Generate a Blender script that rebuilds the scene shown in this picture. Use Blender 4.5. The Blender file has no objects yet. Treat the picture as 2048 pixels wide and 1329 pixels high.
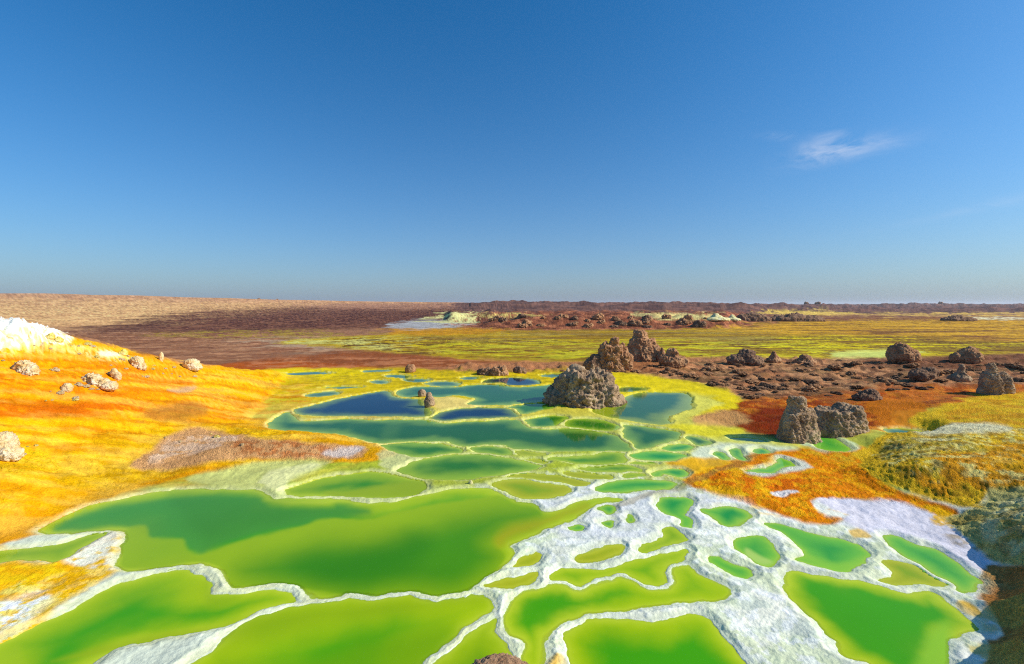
import bpy, bmesh, math, random
import numpy as np
from mathutils import Vector, Matrix

# ------------------------------------------------------------------ camera, sky, sun, exposure
SC = bpy.context.scene
COL = SC.collection
F, H0, UC, VH = 910.0, 3.0, 1024.0, 608.0      # focal length in photo pixels, eye height (m), survey centre, horizon row
cam_d = bpy.data.cameras.new('camera')
cam_d.sensor_width = 36.0
cam_d.lens = 36.0 * F / 2048.0
cam_d.shift_y = -(664.5 - VH) / 2048.0
cam_d.clip_start = 0.05
cam_d.clip_end = 40000.0
cam = bpy.data.objects.new('camera', cam_d)
cam.location = (0, 0, H0)
cam.rotation_euler = (math.radians(90), 0, 0)
COL.objects.link(cam)
SC.camera = cam

SUN_AZ, SUN_EL = math.radians(97), math.radians(34)     # azimuth clockwise from the view direction (+Y)
world = bpy.data.worlds.new('World')
SC.world = world
world.use_nodes = True
wn, wl = world.node_tree.nodes, world.node_tree.links
wn.clear()
sky = wn.new('ShaderNodeTexSky')
sky.sky_type = 'NISHITA'
sky.sun_disc = False
sky.sun_elevation = SUN_EL
sky.sun_rotation = SUN_AZ
sky.altitude = 0
sky.air_density = 0.9
sky.dust_density = 1.2
sky.ozone_density = 3.0
bg = wn.new('ShaderNodeBackground')
bg.inputs['Strength'].default_value = 0.12
wo = wn.new('ShaderNodeOutputWorld')
# one faint wisp of cirrus low in the right half of the sky
tc = wn.new('ShaderNodeTexCoord')
def wisp(u, v, ru, rv, tilt, amount, prev):
    d = Vector(((u - UC) / F, 1.0, (VH - v) / F)).normalized()
    right = d.cross(Vector((0, 0, 1))).normalized()
    up = right.cross(d)
    a = right * math.cos(tilt) + up * math.sin(tilt)
    b = -right * math.sin(tilt) + up * math.cos(tilt)
    def dot(vec):
        n = wn.new('ShaderNodeVectorMath'); n.operation = 'DOT_PRODUCT'
        wl.new(tc.outputs['Generated'], n.inputs[0]); n.inputs[1].default_value = vec
        return n.outputs['Value']
    def m(op, x, y=None):
        n = wn.new('ShaderNodeMath'); n.operation = op
        for i, k in enumerate((x, y)):
            if k is None: continue
            if isinstance(k, (int, float)): n.inputs[i].default_value = k
            else: wl.new(k, n.inputs[i])
        return n.outputs[0]
    x = m('MULTIPLY', dot(a), F / ru); y = m('MULTIPLY', dot(b), F / rv)
    noise = wn.new('ShaderNodeTexNoise'); noise.inputs['Scale'].default_value = 22; noise.inputs['Detail'].default_value = 8
    noise.inputs['Roughness'].default_value = 0.62; noise.inputs['Distortion'].default_value = 0.6
    mp = wn.new('ShaderNodeMapping'); mp.inputs['Scale'].default_value = (0.6, 0.6, 1.6)
    wl.new(tc.outputs['Generated'], mp.inputs['Vector']); wl.new(mp.outputs[0], noise.inputs['Vector'])
    r2 = m('ADD', m('MULTIPLY', x, x), m('MULTIPLY', y, y))
    g = m('POWER', 2.718, m('MULTIPLY', r2, -1.0))
    front = m('GREATER_THAN', dot(d), 0.0)
    nn = m('MAXIMUM', m('MULTIPLY', m('SUBTRACT', noise.outputs['Fac'], 0.40), 3.2), 0.0)
    f = m('MULTIPLY', m('MULTIPLY', m('MULTIPLY', g, front), nn), amount)
    mx = wn.new('ShaderNodeMix'); mx.data_type = 'RGBA'
    wl.new(f, mx.inputs[0]); wl.new(prev, mx.inputs[6]); mx.inputs[7].default_value = (6.5, 6.8, 7.8, 1)
    return mx.outputs[2]
tint = wn.new('ShaderNodeMix'); tint.data_type = 'RGBA'; tint.blend_type = 'MULTIPLY'     # cool white balance of the clear desert sky
tint.inputs[0].default_value = 1.0; tint.inputs[7].default_value = (0.84, 1.12, 1.27, 1)
wl.new(sky.outputs[0], tint.inputs[6])
hsv = wn.new('ShaderNodeHueSaturation'); hsv.inputs['Saturation'].default_value = 1.24
wl.new(tint.outputs[2], hsv.inputs['Color'])
sep = wn.new('ShaderNodeSeparateXYZ'); wl.new(tc.outputs['Generated'], sep.inputs[0])
def wmath(op, x, y):
    n = wn.new('ShaderNodeMath'); n.operation = op
    for i, k in enumerate((x, y)):
        if isinstance(k, (int, float)): n.inputs[i].default_value = k
        else: wl.new(k, n.inputs[i])
    return n.outputs[0]
veil = wmath('MULTIPLY', wmath('POWER', 2.718, wmath('MULTIPLY', wmath('ABSOLUTE', sep.outputs['Z'], 0.0), -5.0)), 0.62)   # dust thickens towards the horizon, all round
vmix = wn.new('ShaderNodeMix'); vmix.data_type = 'RGBA'; wl.new(veil, vmix.inputs[0]); wl.new(hsv.outputs[0], vmix.inputs[6])
vmix.inputs[7].default_value = (2.75, 3.05, 4.05, 1)
sky_c = vmix.outputs[2]
for w in ((1650, 292, 34, 17, 0.1, 0.50, ), (1700, 298, 62, 13, 0.02, 0.34), (1655, 315, 45, 12, 0.1, 0.24), (1553, 272, 22, 7, -0.2, 0.16), (2020, 402, 110, 7, 0.13, 0.14)):
    sky_c = wisp(*w, sky_c)
wl.new(sky_c, bg.inputs['Color'])
wl.new(bg.outputs[0], wo.inputs[0])

sun_d = bpy.data.lights.new('sun', 'SUN')
sun_d.energy = 5.0
sun_d.angle = math.radians(0.55)
sun_d.color = (1.0, 0.93, 0.82)
sun = bpy.data.objects.new('sun', sun_d)
sdir = Vector((math.sin(SUN_AZ) * math.cos(SUN_EL), math.cos(SUN_AZ) * math.cos(SUN_EL), math.sin(SUN_EL)))
sun.rotation_euler = sdir.to_track_quat('Z', 'Y').to_euler()
sun.location = sdir * 60
COL.objects.link(sun)
SC.view_settings.view_transform = 'Standard'
SC.view_settings.look = 'None'
SC.view_settings.exposure = 0.0
SC.view_settings.gamma = 1.0
SC.view_settings.use_curve_mapping = False
SC.cycles.use_denoising = False
SC.cycles.filter_width = 1.15
SC.cycles.sample_clamp_indirect = 2.0
SC.cycles.sample_clamp_direct = 5.0
SC.cycles.max_bounces = 5
SC.cycles.transparent_max_bounces = 12

# ------------------------------------------------------------------ noise and polygon helpers
RNG = np.random.RandomState(7)
PERM = RNG.permutation(256); PERM = np.concatenate([PERM, PERM, PERM])
GA = RNG.rand(256) * 2 * np.pi
G2 = np.stack([np.cos(GA), np.sin(GA)], 1).astype(np.float32)
g3 = RNG.randn(256, 3); G3 = (g3 / np.linalg.norm(g3, axis=1)[:, None]).astype(np.float32)
def noise2(x, y, seed=0):
    x = np.asarray(x, np.float32) + seed * 17.31; y = np.asarray(y, np.float32) - seed * 9.77
    xi = np.floor(x).astype(np.int64); yi = np.floor(y).astype(np.int64)
    xf = (x - xi).astype(np.float32); yf = (y - yi).astype(np.float32)
    xi &= 255; yi &= 255
    def c(a, b):
        g = G2[PERM[PERM[(xi + a) & 255] + ((yi + b) & 255)] & 255]
        return g[..., 0] * (xf - a) + g[..., 1] * (yf - b)
    u = xf * xf * xf * (xf * (xf * 6 - 15) + 10); v = yf * yf * yf * (yf * (yf * 6 - 15) + 10)
    a = c(0, 0); b = c(1, 0); d = c(0, 1); e = c(1, 1)
    return (a + (b - a) * u + ((d + (e - d) * u) - (a + (b - a) * u)) * v) * 1.5
def fbm2(x, y, octaves=4, seed=0, gain=0.5):
    s = 0; a = 1.0
    for i in range(octaves):
        s = s + a * noise2(x * 2 ** i, y * 2 ** i, seed + i); a *= gain
    return s
def noise3(p, seed=0):
    p = p.astype(np.float32) + seed * 13.7
    i = np.floor(p).astype(np.int64); f = (p - i).astype(np.float32); i &= 255
    w = f * f * f * (f * (f * 6 - 15) + 10)
    out = 0
    for a in (0, 1):
        for b in (0, 1):
            for c in (0, 1):
                g = G3[PERM[PERM[PERM[(i[:, 0] + a) & 255] + ((i[:, 1] + b) & 255)] + ((i[:, 2] + c) & 255)] & 255]
                d = g[:, 0] * (f[:, 0] - a) + g[:, 1] * (f[:, 1] - b) + g[:, 2] * (f[:, 2] - c)
                out = out + d * (w[:, 0] if a else 1 - w[:, 0]) * (w[:, 1] if b else 1 - w[:, 1]) * (w[:, 2] if c else 1 - w[:, 2])
    return out * 1.5
def fbm3(p, octaves=4, seed=0, gain=0.5, ridged=False):
    s = 0; a = 1.0
    for i in range(octaves):
        n = noise3(p * 2 ** i, seed + i)
        s = s + a * ((0.5 - np.abs(n)) if ridged else n); a *= gain
    return s
def sstep(a, b, x):
    t = np.clip((x - a) / (b - a), 0, 1); return t * t * (3 - 2 * t)
def catmull(pts, k=4):
    P = np.asarray(pts, float); n = len(P); out = []
    for i in range(n):
        p0, p1, p2, p3 = P[i - 1], P[i], P[(i + 1) % n], P[(i + 2) % n]
        for j in range(k):
            t = j / k
            out.append(0.5 * (2 * p1 + (p2 - p0) * t + (2 * p0 - 5 * p1 + 4 * p2 - p3) * t * t + (3 * p1 - p0 - 3 * p2 + p3) * t ** 3))
    return np.array(out)
def poly_sdf(px, py, poly):
    """signed distance to a closed polygon, positive inside"""
    px = px.astype(np.float32); py = py.astype(np.float32)
    d2 = np.full(px.shape, 1e12, np.float32); ins = np.zeros(px.shape, bool)
    n = len(poly)
    for i in range(n):
        ax, ay = poly[i]; bx, by = poly[(i + 1) % n]
        ex, ey = bx - ax, by - ay; L = ex * ex + ey * ey + 1e-12
        wx = px - ax; wy = py - ay
        t = np.clip((wx * ex + wy * ey) / L, 0, 1)
        qx = wx - ex * t; qy = wy - ey * t
        np.minimum(d2, qx * qx + qy * qy, out=d2)
        if ey != 0:
            cross = ((ay > py) != (by > py)) & (px < ex * (py - ay) / ey + ax)
            ins ^= cross
    d = np.sqrt(d2)
    return np.where(ins, d, -d)
def lin(rgb):
    c = np.asarray(rgb, float) / 255.0
    return np.where(c <= 0.04045, c / 12.92, ((c + 0.055) / 1.055) ** 2.4)

# survey sheets: the photograph was measured in enlarged windows (origin u, v, scale)
WIN = {'I': (0, 0, 1.0), 'A': (0, 900, 2.9257), 'B': (500, 880, 2.9257), 'C': (960, 880, 2.96), 'D': (1448, 900, 3.098), 'E': (500, 720, 3.413),
       'F': (1000, 600, 2.9257), 'G': (1500, 640, 3.323), 'H': (700, 860, 3.413), 'K': (1150, 870, 4.096)}
def trace(txt):
    out = []; w = WIN['I']; nums = []
    for tok in txt.split():
        if tok in WIN: w = WIN[tok]; continue
        nums.append(float(tok))
        if len(nums) == 2:
            out.append((w[0] + nums[0] / w[2], w[1] + nums[1] / w[2])); nums = []
    return np.array(out)
def to_ground(uv, z=0.0):
    uv = np.asarray(uv, float); Y = (H0 - z) * F / (uv[:, 1] - VH)
    return np.stack([(uv[:, 0] - UC) / F * Y, Y], 1)
def at(u, v, z=0.0):
    Y = (H0 - z) * F / (v - VH); return Vector(((u - UC) / F * Y, Y, z))

# ------------------------------------------------------------------ pools (outline, deep colour, shelf colour)
LIME, EMER, TEAL, DTEAL, BLUE, OLIVE = 'lime', 'emerald', 'teal', 'dark teal', 'blue', 'olive'
TONE = {'lime': ((64, 150, 0), (160, 184, 0)), 'emerald': ((30, 140, 52), (104, 178, 52)), 'green': ((58, 130, 10), (148, 174, 4)),
        'teal': ((46, 112, 18), (126, 164, 36)), 'dark teal': ((38, 94, 32), (112, 150, 50)), 'blue': ((10, 42, 68), (100, 125, 60)),
        'slate': ((52, 98, 52), (140, 156, 50)), 'olive': ((118, 154, 0), (165, 165, 10))}
POOLS = [
 # tone, spread of the shelf (m), label, outline
 ('lime', .55, 'largest pool, dark green behind and yellow green over a sunken shelf in front', 'A 262 450 500 335 700 290 1000 240 1380 236 1540 250 1600 285 1700 305 1850 300 2040 290 B 160 345 330 366 560 356 620 368 850 366 1000 328 1180 292 H 850 400 960 415 1050 455 1120 490 1250 510 1310 562 1450 548 1560 492 1700 470 1830 466 1650 515 1570 575 1450 630 B 1525 600 1520 660 1480 740 1370 790 1250 890 1140 910 1000 885 940 868 830 880 740 900 570 890 490 920 340 895 250 840 120 838 A 1700 780 1550 772 1380 790 1340 760 1325 715 1250 668 1160 650 1040 668 880 682 740 690 700 650 740 560 750 480 700 458 480 470 290 488'),
 ('green', .35, 'narrow green pool at the left edge beside the orange spit', 'A -160 640 0 592 300 562 500 505 600 480 612 492 460 562 340 632 100 634 -160 680'),
 ('lime', .42, 'bright green pool in the bottom left corner below the orange spit', 'A -40 1180 10 1120 320 985 640 800 860 738 1040 694 1120 710 1225 770 1225 835 1350 832 1550 806 1690 800 1790 858 1700 880 1500 945 1300 1030 1000 1078 700 1140 520 1240 380 1330 200 1400 60 1380 -30 1290'),
 ('lime', .75, 'wide green pool along the bottom edge under a scalloped white rim', 'B 0 1062 120 1006 350 958 500 948 560 925 720 938 830 915 950 900 1080 945 1250 920 1330 908 1415 962 1330 1048 1170 1156 1010 1285 960 1420 700 1560 0 1600 -420 1560 -560 1480 -250 1260'),
 ('green', .5, 'oval green pool with a yellow shelf beside the tip of the orange bank', 'B 212 292 300 262 450 216 600 198 740 190 900 208 1000 244 1020 285 900 328 600 322 400 322 270 320'),
 ('teal', .5, 'broad leaf shaped green pool in the middle terrace', 'B 862 178 950 132 1130 94 1300 82 1450 97 1600 122 1695 153 1550 188 1350 213 1250 226 1000 218 880 190'),
 ('teal', .35, 'flat oval dark green pool just past the orange bank tip', 'B 770 32 850 20 1100 20 1225 46 1215 68 1100 82 980 92 880 73'),
 ('teal', .3, 'small rounded dark green pool right of the flat oval pool', 'B 1300 48 1400 34 1500 48 1535 78 1450 83 1380 73'),
 ('dark teal', .5, 'long dark teal pool spanning the middle of the terraces', 'E 135 440 200 385 255 355 300 395 345 415 500 412 680 402 850 411 1040 406 1200 411 1320 431 1500 416 1600 416 1720 408 1845 412 1885 455 1960 470 2048 475 F 293 760 400 752 640 782 735 832 765 875 620 886 500 878 300 884 150 866 20 852 E 2048 612 1800 597 1750 572 1600 576 1450 584 1320 550 1000 555 850 560 650 507 500 492 350 483 200 472'),
 ('blue', .5, 'deep blue pool with a yellow rim left of the two small rocks', 'E 360 370 310 340 420 315 560 278 700 248 850 222 930 215 985 256 1150 272 1185 325 1230 347 1185 384 1050 382 850 384 680 380 500 380 400 372'),
 ('blue', .35, 'slate blue pool right of the two small rocks', 'E 1240 390 1350 345 1480 328 1620 324 1735 330 1790 352 1820 385 1700 390 1600 395 1500 397 1330 410 1250 400'),
 ('dark teal', .5, 'wide slate teal pool behind the small rocks and left of the big boulder', 'E 1055 250 1010 222 1130 186 1400 186 1540 171 1700 170 1780 186 1900 186 2048 171 F 295 495 340 530 330 590 285 596 220 594 100 600 0 612 E 1965 285 1820 294 1740 304 1600 306 1500 300 1560 268 1420 240 1300 252 1180 246'),
 ('teal', .25, 'small teal pool in front of the wide slate teal pool', 'E 1760 320 1850 306 1960 298 2060 306 2060 325 1950 346 1865 366 1840 350 1810 328'),
 ('teal', .3, 'rounded teal pool in front of the big boulder, left one of a pair', 'F 148 700 240 684 330 675 392 684 356 716 300 735 200 736 155 720'),
 ('teal', .3, 'rounded teal pool in front of the big boulder, right one of a pair', 'F 378 720 420 700 500 695 600 705 650 722 700 745 640 760 500 750 405 742'),
 ('slate', .55, 'rounded grey green pool right of the big boulder', 'F 550 640 690 605 720 575 770 556 850 540 1000 540 1085 550 1114 590 1104 638 1034 656 976 690 990 714 900 724 700 694 600 672'),
 ('slate', .3, 'small shallow pool against the right flank of the big boulder', 'F 690 522 760 510 850 518 810 530 710 538'),
 ('dark teal', .4, 'triangular dark green pool at the right end of the long pool', 'F 718 735 780 731 900 750 1035 770 1048 795 975 826 900 855 800 868 768 838 738 790'),
 ('emerald', .3, 'lens shaped mid green pool below the triangular pool', 'K 465 175 560 139 720 134 890 160 835 192 720 211 560 201'),
 ('emerald', .25, 'small arched green pool below the yellow shore', 'K 730 116 800 80 900 73 960 95 900 117 790 126'),
 ('dark teal', .25, 'small dark green pool against the yellow shore', 'K 915 18 1000 18 1112 56 1076 77 1014 81 966 53'),
 ('slate', .2, 'narrow dark pool below the red brown ground and the grey boulders', 'K 1285 28 1400 22 1556 48 1400 48'),
 ('green', .3, 'crescent green terrace pool under the long pool', 'H 1350 197 1480 184 1660 180 1760 150 1864 154 1873 212 1750 226 1580 230 1445 207'),
 ('olive', .2, 'sliver of lime water above the crescent pool', 'H 1120 143 1200 143 1322 156 1280 167 1136 162'),
 ('olive', .2, 'small lime lens left of the crescent pool', 'H 1180 197 1290 198 1343 215 1318 227 1235 213'),
 ('green', .25, 'long lime terrace pool below the crescent pool, upper one', 'H 1560 266 1680 249 1850 244 1955 254 1980 273 1850 281 1680 272'),
 ('olive', .25, 'long lime terrace pool below the crescent pool, lower one', 'H 1468 286 1540 275 1680 295 1796 308 1822 324 1700 327 1565 322'),
 ('green', .2, 'small green terrace pool at the right end of the lime steps', 'H 1840 319 1900 294 1995 298 2012 309 1920 322'),
 ('olive', .25, 'slanting lime pool above the yellow green pool', 'H 1070 312 1180 294 1400 304 1500 324 1630 355 1540 374 1355 341 1235 320'),
 ('olive', .5, 'yellow green pool in the middle of the lime terraces', 'H 975 376 1080 345 1230 340 1338 361 1490 386 1452 428 1330 460 1180 460 1084 427'),
 ('green', .2, 'narrow lime sliver above the teal pool on the crust', 'K 448 225 520 209 636 218 650 228 520 232'),
 ('emerald', .35, 'long teal green pool on the white crust next to the ochre bank', 'K 185 432 280 403 400 374 560 366 720 376 830 396 740 432 550 446 350 463 222 456'),
 ('emerald', .2, 'hooked green pool at the tip of the ochre bank', 'K 645 320 720 289 850 274 902 314 850 335 740 311 692 331'),
 ('emerald', .15, 'left one of two slanting green puddles in the pale crust', 'K 1154 157 1182 139 1264 190 1240 199 1192 178'),
 ('emerald', .15, 'right one of two slanting green puddles in the pale crust', 'K 1270 122 1328 109 1346 150 1383 189 1352 196 1314 168'),
 ('emerald', .15, 'tiny round dark green puddle in pale crust', 'K 1475 121 1530 109 1582 130 1540 146 1484 142'),
 ('emerald', .3, 'jagged green pool in white crust above the orange ground', 'K 1420 296 1530 273 1630 240 1690 196 1780 240 1700 256 1620 304 1540 305'),
 ('emerald', .6, 'pale green pool in front of the grey boulders', 'G 350 800 420 780 470 765 545 780 620 820 650 858 560 868 470 848 420 815'),
 ('slate', .2, 'small turquoise pool between the grey boulder and the yellow hump', 'G 905 728 1000 722 1125 738 1050 776 965 760'),
 ('emerald', .25, 'boot shaped emerald pool in the white crust', 'K 675 550 725 505 915 505 948 540 935 588 880 640 934 700 948 742 920 744 856 727 846 680 756 636 706 598'),
 ('emerald', .25, 'diamond shaped emerald pool below the orange bank', 'K 1040 611 1130 609 1220 595 1328 595 1420 655 1368 711 1260 735 1153 687 1104 648'),
 ('green', .35, 'hooked green pool in the crust above the scalloped pools', 'C 972 622 1080 572 1092 524 1130 518 1196 547 1210 588 1100 612 1000 656 968 656'),
 ('olive', .25, 'slanting lime pool on the left part of the crust', 'C 566 690 650 654 780 624 845 628 796 668 720 687 650 716 584 708'),
 ('lime', .36, 'long lime pool with a wavy front rim', 'C 410 816 484 756 600 766 750 760 900 716 1050 686 1214 646 1218 680 1180 706 1102 745 1092 826 1056 854 985 836 855 790 756 799 645 843 590 862 524 838'),
 ('lime', .30, 'big bright green pool behind the bottom right pool', 'C 156 1078 208 934 336 876 480 862 556 888 644 888 706 847 820 818 896 838 996 888 1104 893 1150 834 1170 756 1220 738 1296 796 1396 856 1456 897 1386 944 1230 942 1000 970 850 992 640 1012 495 1072 392 1146 362 1250 328 1320 262 1310 278 1204 206 1140'),
 ('lime', .36, 'rounded bright green pool at the bottom edge right of centre', 'C 505 1162 604 1086 752 1058 1000 1068 1182 1048 1258 1023 1354 1066 1444 1154 1514 1234 1614 1334 1660 1440 1300 1560 700 1540 560 1420 524 1280'),
 ('emerald', .25, 'narrow slanting emerald pool right of the crust ridge', 'C 1346 691 1390 679 1500 724 1602 767 1586 814 1500 786 1404 738'),
 ('emerald', .35, 'small leaf shaped green pool with a pale shelf on the crust', 'D 66 571 200 529 266 562 334 640 300 690 220 700 130 640'),
 ('emerald', .4, 'long leaf shaped green pool below the lilac white crust', 'D 246 448 330 450 520 505 700 545 800 575 864 602 882 650 834 696 740 740 602 715 450 670 506 640 436 568 346 500'),
 ('emerald', .35, 'slanting emerald pool at the foot of the right mound', 'D 1016 543 1080 535 1178 580 1298 615 1396 675 1496 745 1574 802 1554 856 1482 874 1386 806 1254 736 1106 638 1046 588'),
 ('olive', .25, 'slanting yellow green pool beside the emerald pool on the right', 'D 976 688 1050 675 1128 695 1248 755 1410 833 1350 840 1200 815 1100 825 970 800 1070 775'),
 ('lime', .26, 'big bright green pool near the bottom right corner', 'D 376 800 432 756 520 766 700 806 850 821 1000 856 1150 886 1280 877 1346 926 1444 995 1550 1088 1498 1110 1412 1136 1374 1200 1344 1300 1370 1420 1100 1450 900 1320 754 1264 694 1184 554 1044 446 922'),
 ('emerald', .12, 'small emerald puddle at the left edge of the crust', 'C 522 506 560 488 598 502 592 523 542 523'),
 ('emerald', .12, 'small rounded emerald puddle in the crust', 'K 203 580 270 573 307 610 268 637 222 620'),
 ('emerald', .1, 'tiny triangular green puddle in the crust', 'K 222 710 330 702 288 750'),
 ('emerald', .08, 'tiny dark green puddle left of the boot shaped pool', 'K 440 685 455 650 482 690 460 700'),
 ('olive', .3, 'narrow olive pool at the lower edge of the crust', 'B 1384 846 1450 830 1560 800 1655 772 1676 790 1600 836 1500 852'),
 ('olive', .25, 'patchy yellow green pool below the crust edge', 'B 1506 732 1545 712 1640 664 1696 654 1678 690 1636 726'),
 ('green', .5, 'green pool between two white ridges above the brown rock', 'B 1046 1290 1170 1206 1280 1118 1412 1046 1432 1120 1490 1190 1524 1260 1520 1400 1300 1480 1100 1440 1010 1380'),
 ('slate', .3, 'thin blue grey pool with a yellow shore on the far left', 'E 190 101 300 87 430 80 560 91 420 100 250 109'),
 ('slate', .3, 'small far blue grey puddle behind the yellow shore', 'E 785 72 930 68 925 79 800 84'),
 ('slate', .3, 'far blue grey pool, left one of a row', 'E 925 105 1000 99 1100 112 1060 123 965 117'),
 ('slate', .3, 'small round blue grey pool ringed with yellow', 'E 824 150 880 138 944 150 900 163'),
 ('slate', .3, 'far blue grey pool, middle one of a row', 'E 1055 131 1150 127 1234 140 1150 152 1085 147'),
 ('slate', .3, 'flat blue grey pool behind the wide slate pool', 'E 1210 160 1300 148 1414 156 1395 176 1255 175'),
 ('slate', .3, 'far blue grey pool, right one of a row', 'E 1436 125 1500 114 1574 120 1500 135'),
 ('blue', .3, 'dark blue pool left of the big boulder', 'E 1600 155 1655 129 1800 122 1924 134 1960 160 1880 171 1785 172 1725 156'),
 ('slate', .3, 'small blue grey pool behind the big boulder', 'F 245 441 330 431 415 433 368 447 283 452'),
 ('slate', .2, 'thin dark blue sliver behind the deep blue pool', 'E 480 190 600 181 772 183 640 193'),
 ('slate', .3, 'shallow grey blue pool behind the deep blue pool', 'E 375 244 450 224 560 214 615 226 555 242 450 251'),
]
POLYS = [catmull(trace(p[3]), 4) for p in POOLS]
POLYS_W = [to_ground(p) for p in POLYS]
WATER_Z = -0.010

# ------------------------------------------------------------------ ground sheet: one polar sheet round the viewpoint, out past the horizon
ang = np.concatenate([np.radians(np.arange(-57.5, 57.5001, 0.1)), np.radians(np.linspace(62, 298, 52))])
NA = len(ang)
vv = np.concatenate([np.arange(1560, 700, -1.3), np.arange(700, 609.2, -0.62)])
rr = np.concatenate([np.linspace(0.4, 2.7, 10), H0 * F / (vv - VH), np.geomspace(2600, 14000, 9)])
NR = len(rr)
A, R = np.meshgrid(ang, rr)
X = (np.sin(A) * R).ravel(); Y = (np.cos(A) * R).ravel(); RAD = R.ravel()
FRONT = (np.abs(A) < np.radians(58)).ravel()
def tps_fit(P, z, lam=0.02):
    P = np.asarray(P, float); n = len(P)
    d = np.linalg.norm(P[:, None] - P[None], axis=2)
    K = np.where(d > 0, d * d * np.log(d + 1e-12), 0) + lam * np.eye(n)
    Q = np.concatenate([np.ones((n, 1)), P], 1)
    M = np.block([[K, Q], [Q.T, np.zeros((3, 3))]])
    s = np.linalg.solve(M, np.concatenate([z, np.zeros(3)]))
    return P, s
def tps_eval(fit, x, y):
    P, s = fit; n = len(P)
    out = s[n] + s[n + 1] * x + s[n + 2] * y
    for i in range(n):
        r2 = (x - P[i, 0]) ** 2 + (y - P[i, 1]) ** 2
        out = out + s[i] * 0.5 * r2 * np.log(r2 + 1e-12)
    return out
def ctrl(uvY=(), uvz=(), xyz=()):
    P = []; Z = []
    for u, v, y in uvY: P.append(((u - UC) / F * y, y)); Z.append(H0 - (v - VH) / F * y)
    for u, v, z in uvz:
        y = (H0 - z) * F / (v - VH); P.append(((u - UC) / F * y, y)); Z.append(z)
    for x, y, z in xyz: P.append((x, y)); Z.append(z)
    return tps_fit(P, np.array(Z))
LEFT = ctrl(
  uvY=[(0, 950, 6.7), (0, 850, 7.7), (0, 750, 8.8), (0, 690, 9.6), (0, 655, 10.2), (35, 648, 10.5), (90, 664, 10.9),
       (130, 682, 11.1), (200, 698, 11.6), (270, 714, 12.2), (330, 728, 12.8), (400, 741, 13.8), (470, 746, 15.4), (530, 745, 17.6),
       (200, 900, 8.1), (200, 800, 9.5), (200, 745, 10.5), (100, 800, 8.8), (100, 720, 10.1), (120, 940, 7.4),
       (400, 850, 10.2), (400, 795, 11.7), (330, 770, 11.8), (330, 900, 8.9), (460, 790, 13.0),
       (-150, 950, 6.2), (-150, 800, 7.6), (-150, 690, 9.2), (-150, 645, 10.2), (-400, 950, 5.6), (-400, 760, 7.5), (-400, 640, 9.6)],
  uvz=[(90, 1058, 0), (0, 1085, 0), (200, 1005, 0), (380, 955, 0), (560, 928, 0), (700, 925, 0), (800, 905, 0), (720, 880, 0.04), (560, 905, .12), (450, 890, .22),
       (600, 850, 0), (500, 835, 0.02), (520, 800, 0.03), (560, 770, 0.02), (600, 748, 0), (700, 745, 0), (-100, 1100, 0), (-300, 1200, 0), (0, 1300, 0), (300, 1100, 0), (300, 1300, 0), (700, 1000, 0), (700, 800, 0), (900, 850, 0), (900, 750, 0)],
  xyz=[(-17, 15.5, .5), (-15, 17, .2), (-14, 19, .05), (-13, 22, 0), (-20, 22, 0), (-24, 16, .3), (-30, 30, 0), (-10, 30, 0), (-20, 40, 0), (-40, 10, 0.5), (-25, 10, 2.2), (-14, 6, 1.8), (-10, 0, .6), (-6, 0, 0), (0, 0, 0), (-16, 13.5, 1.5), (-13.5, 14.6, 1.0), (-12.6, 17, .45)])
RIGHT = ctrl(
  uvz=[(1720, 925, 0), (1800, 985, .03), (1900, 1010, .06), (1760, 905, .04), (1795, 890, .24), (1870, 850, .28), (1950, 900, .42), (2048, 880, .48), (1950, 840, .32),
       (2048, 815, .25), (1900, 812, .08), (2048, 785, .06), (1830, 805, 0), (2048, 945, .45), (2000, 985, .26), (1700, 960, 0), (1600, 900, 0), (1650, 860, 0), (1750, 850, 0.02),
       (1850, 930, .36), (1400, 900, 0), (1500, 1000, .03), (1500, 1200, 0), (1800, 1060, .03), (1700, 1100, 0), (1300, 1000, 0), (1850, 1200, 0), (1700, 780, 0), (1850, 760, 0), (2048, 750, 0),
       (1925, 1040, .02), (1960, 1095, .02), (1975, 1050, .20), (2048, 1000, .42), (2040, 1060, .38), (2048, 1118, .22), (2000, 1130, .06),
       (1965, 1165, .04), (2048, 1150, .32), (2000, 1215, .16), (2048, 1240, .34), (1955, 1280, 0), (2000, 1310, .13), (2060, 1310, .32), (1950, 1400, 0), (1500, 1400, 0), (2048, 1400, .28)],
  xyz=[(6.3, 4.0, .62), (6.9, 5.1, .62), (7.6, 6.4, .5), (6.0, 2.6, .5), (6, 0, .4), (9, 3, .8), (11, 8, .5), (14, 9, .5), (12, 12.5, .35), (20, 10, .5), (18, 16, .1), (3, 0, .1), (0, 0, 0), (0, 8, 0), (0, 15, 0), (15, 22, 0), (5, 20, 0), (30, 30, 0), (30, 10, 0)])

MAC = np.zeros_like(X)
n1 = (RAD < 48) & FRONT
xl, yl = X[n1], Y[n1]
wlx = fbm2(xl * .7, yl * .7, 3, 3) * .22; wly = fbm2(xl * .7, yl * .7, 3, 9) * .22
ml = np.maximum(tps_eval(LEFT, xl + wlx * .6, yl + wly * .6), 0) * sstep(0.5, -2.0, xl) * sstep(44, 22, yl)
mr = np.maximum(tps_eval(RIGHT, xl, yl), 0) * sstep(1.2, 3.0, xl) * sstep(36, 18, yl)
MAC[n1] = ml + mr
behind = (RAD < 60) & ~FRONT
MAC[behind] = 0.05 + 0.15 * fbm2(X[behind] * .3, Y[behind] * .3, 3, 5)
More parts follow.
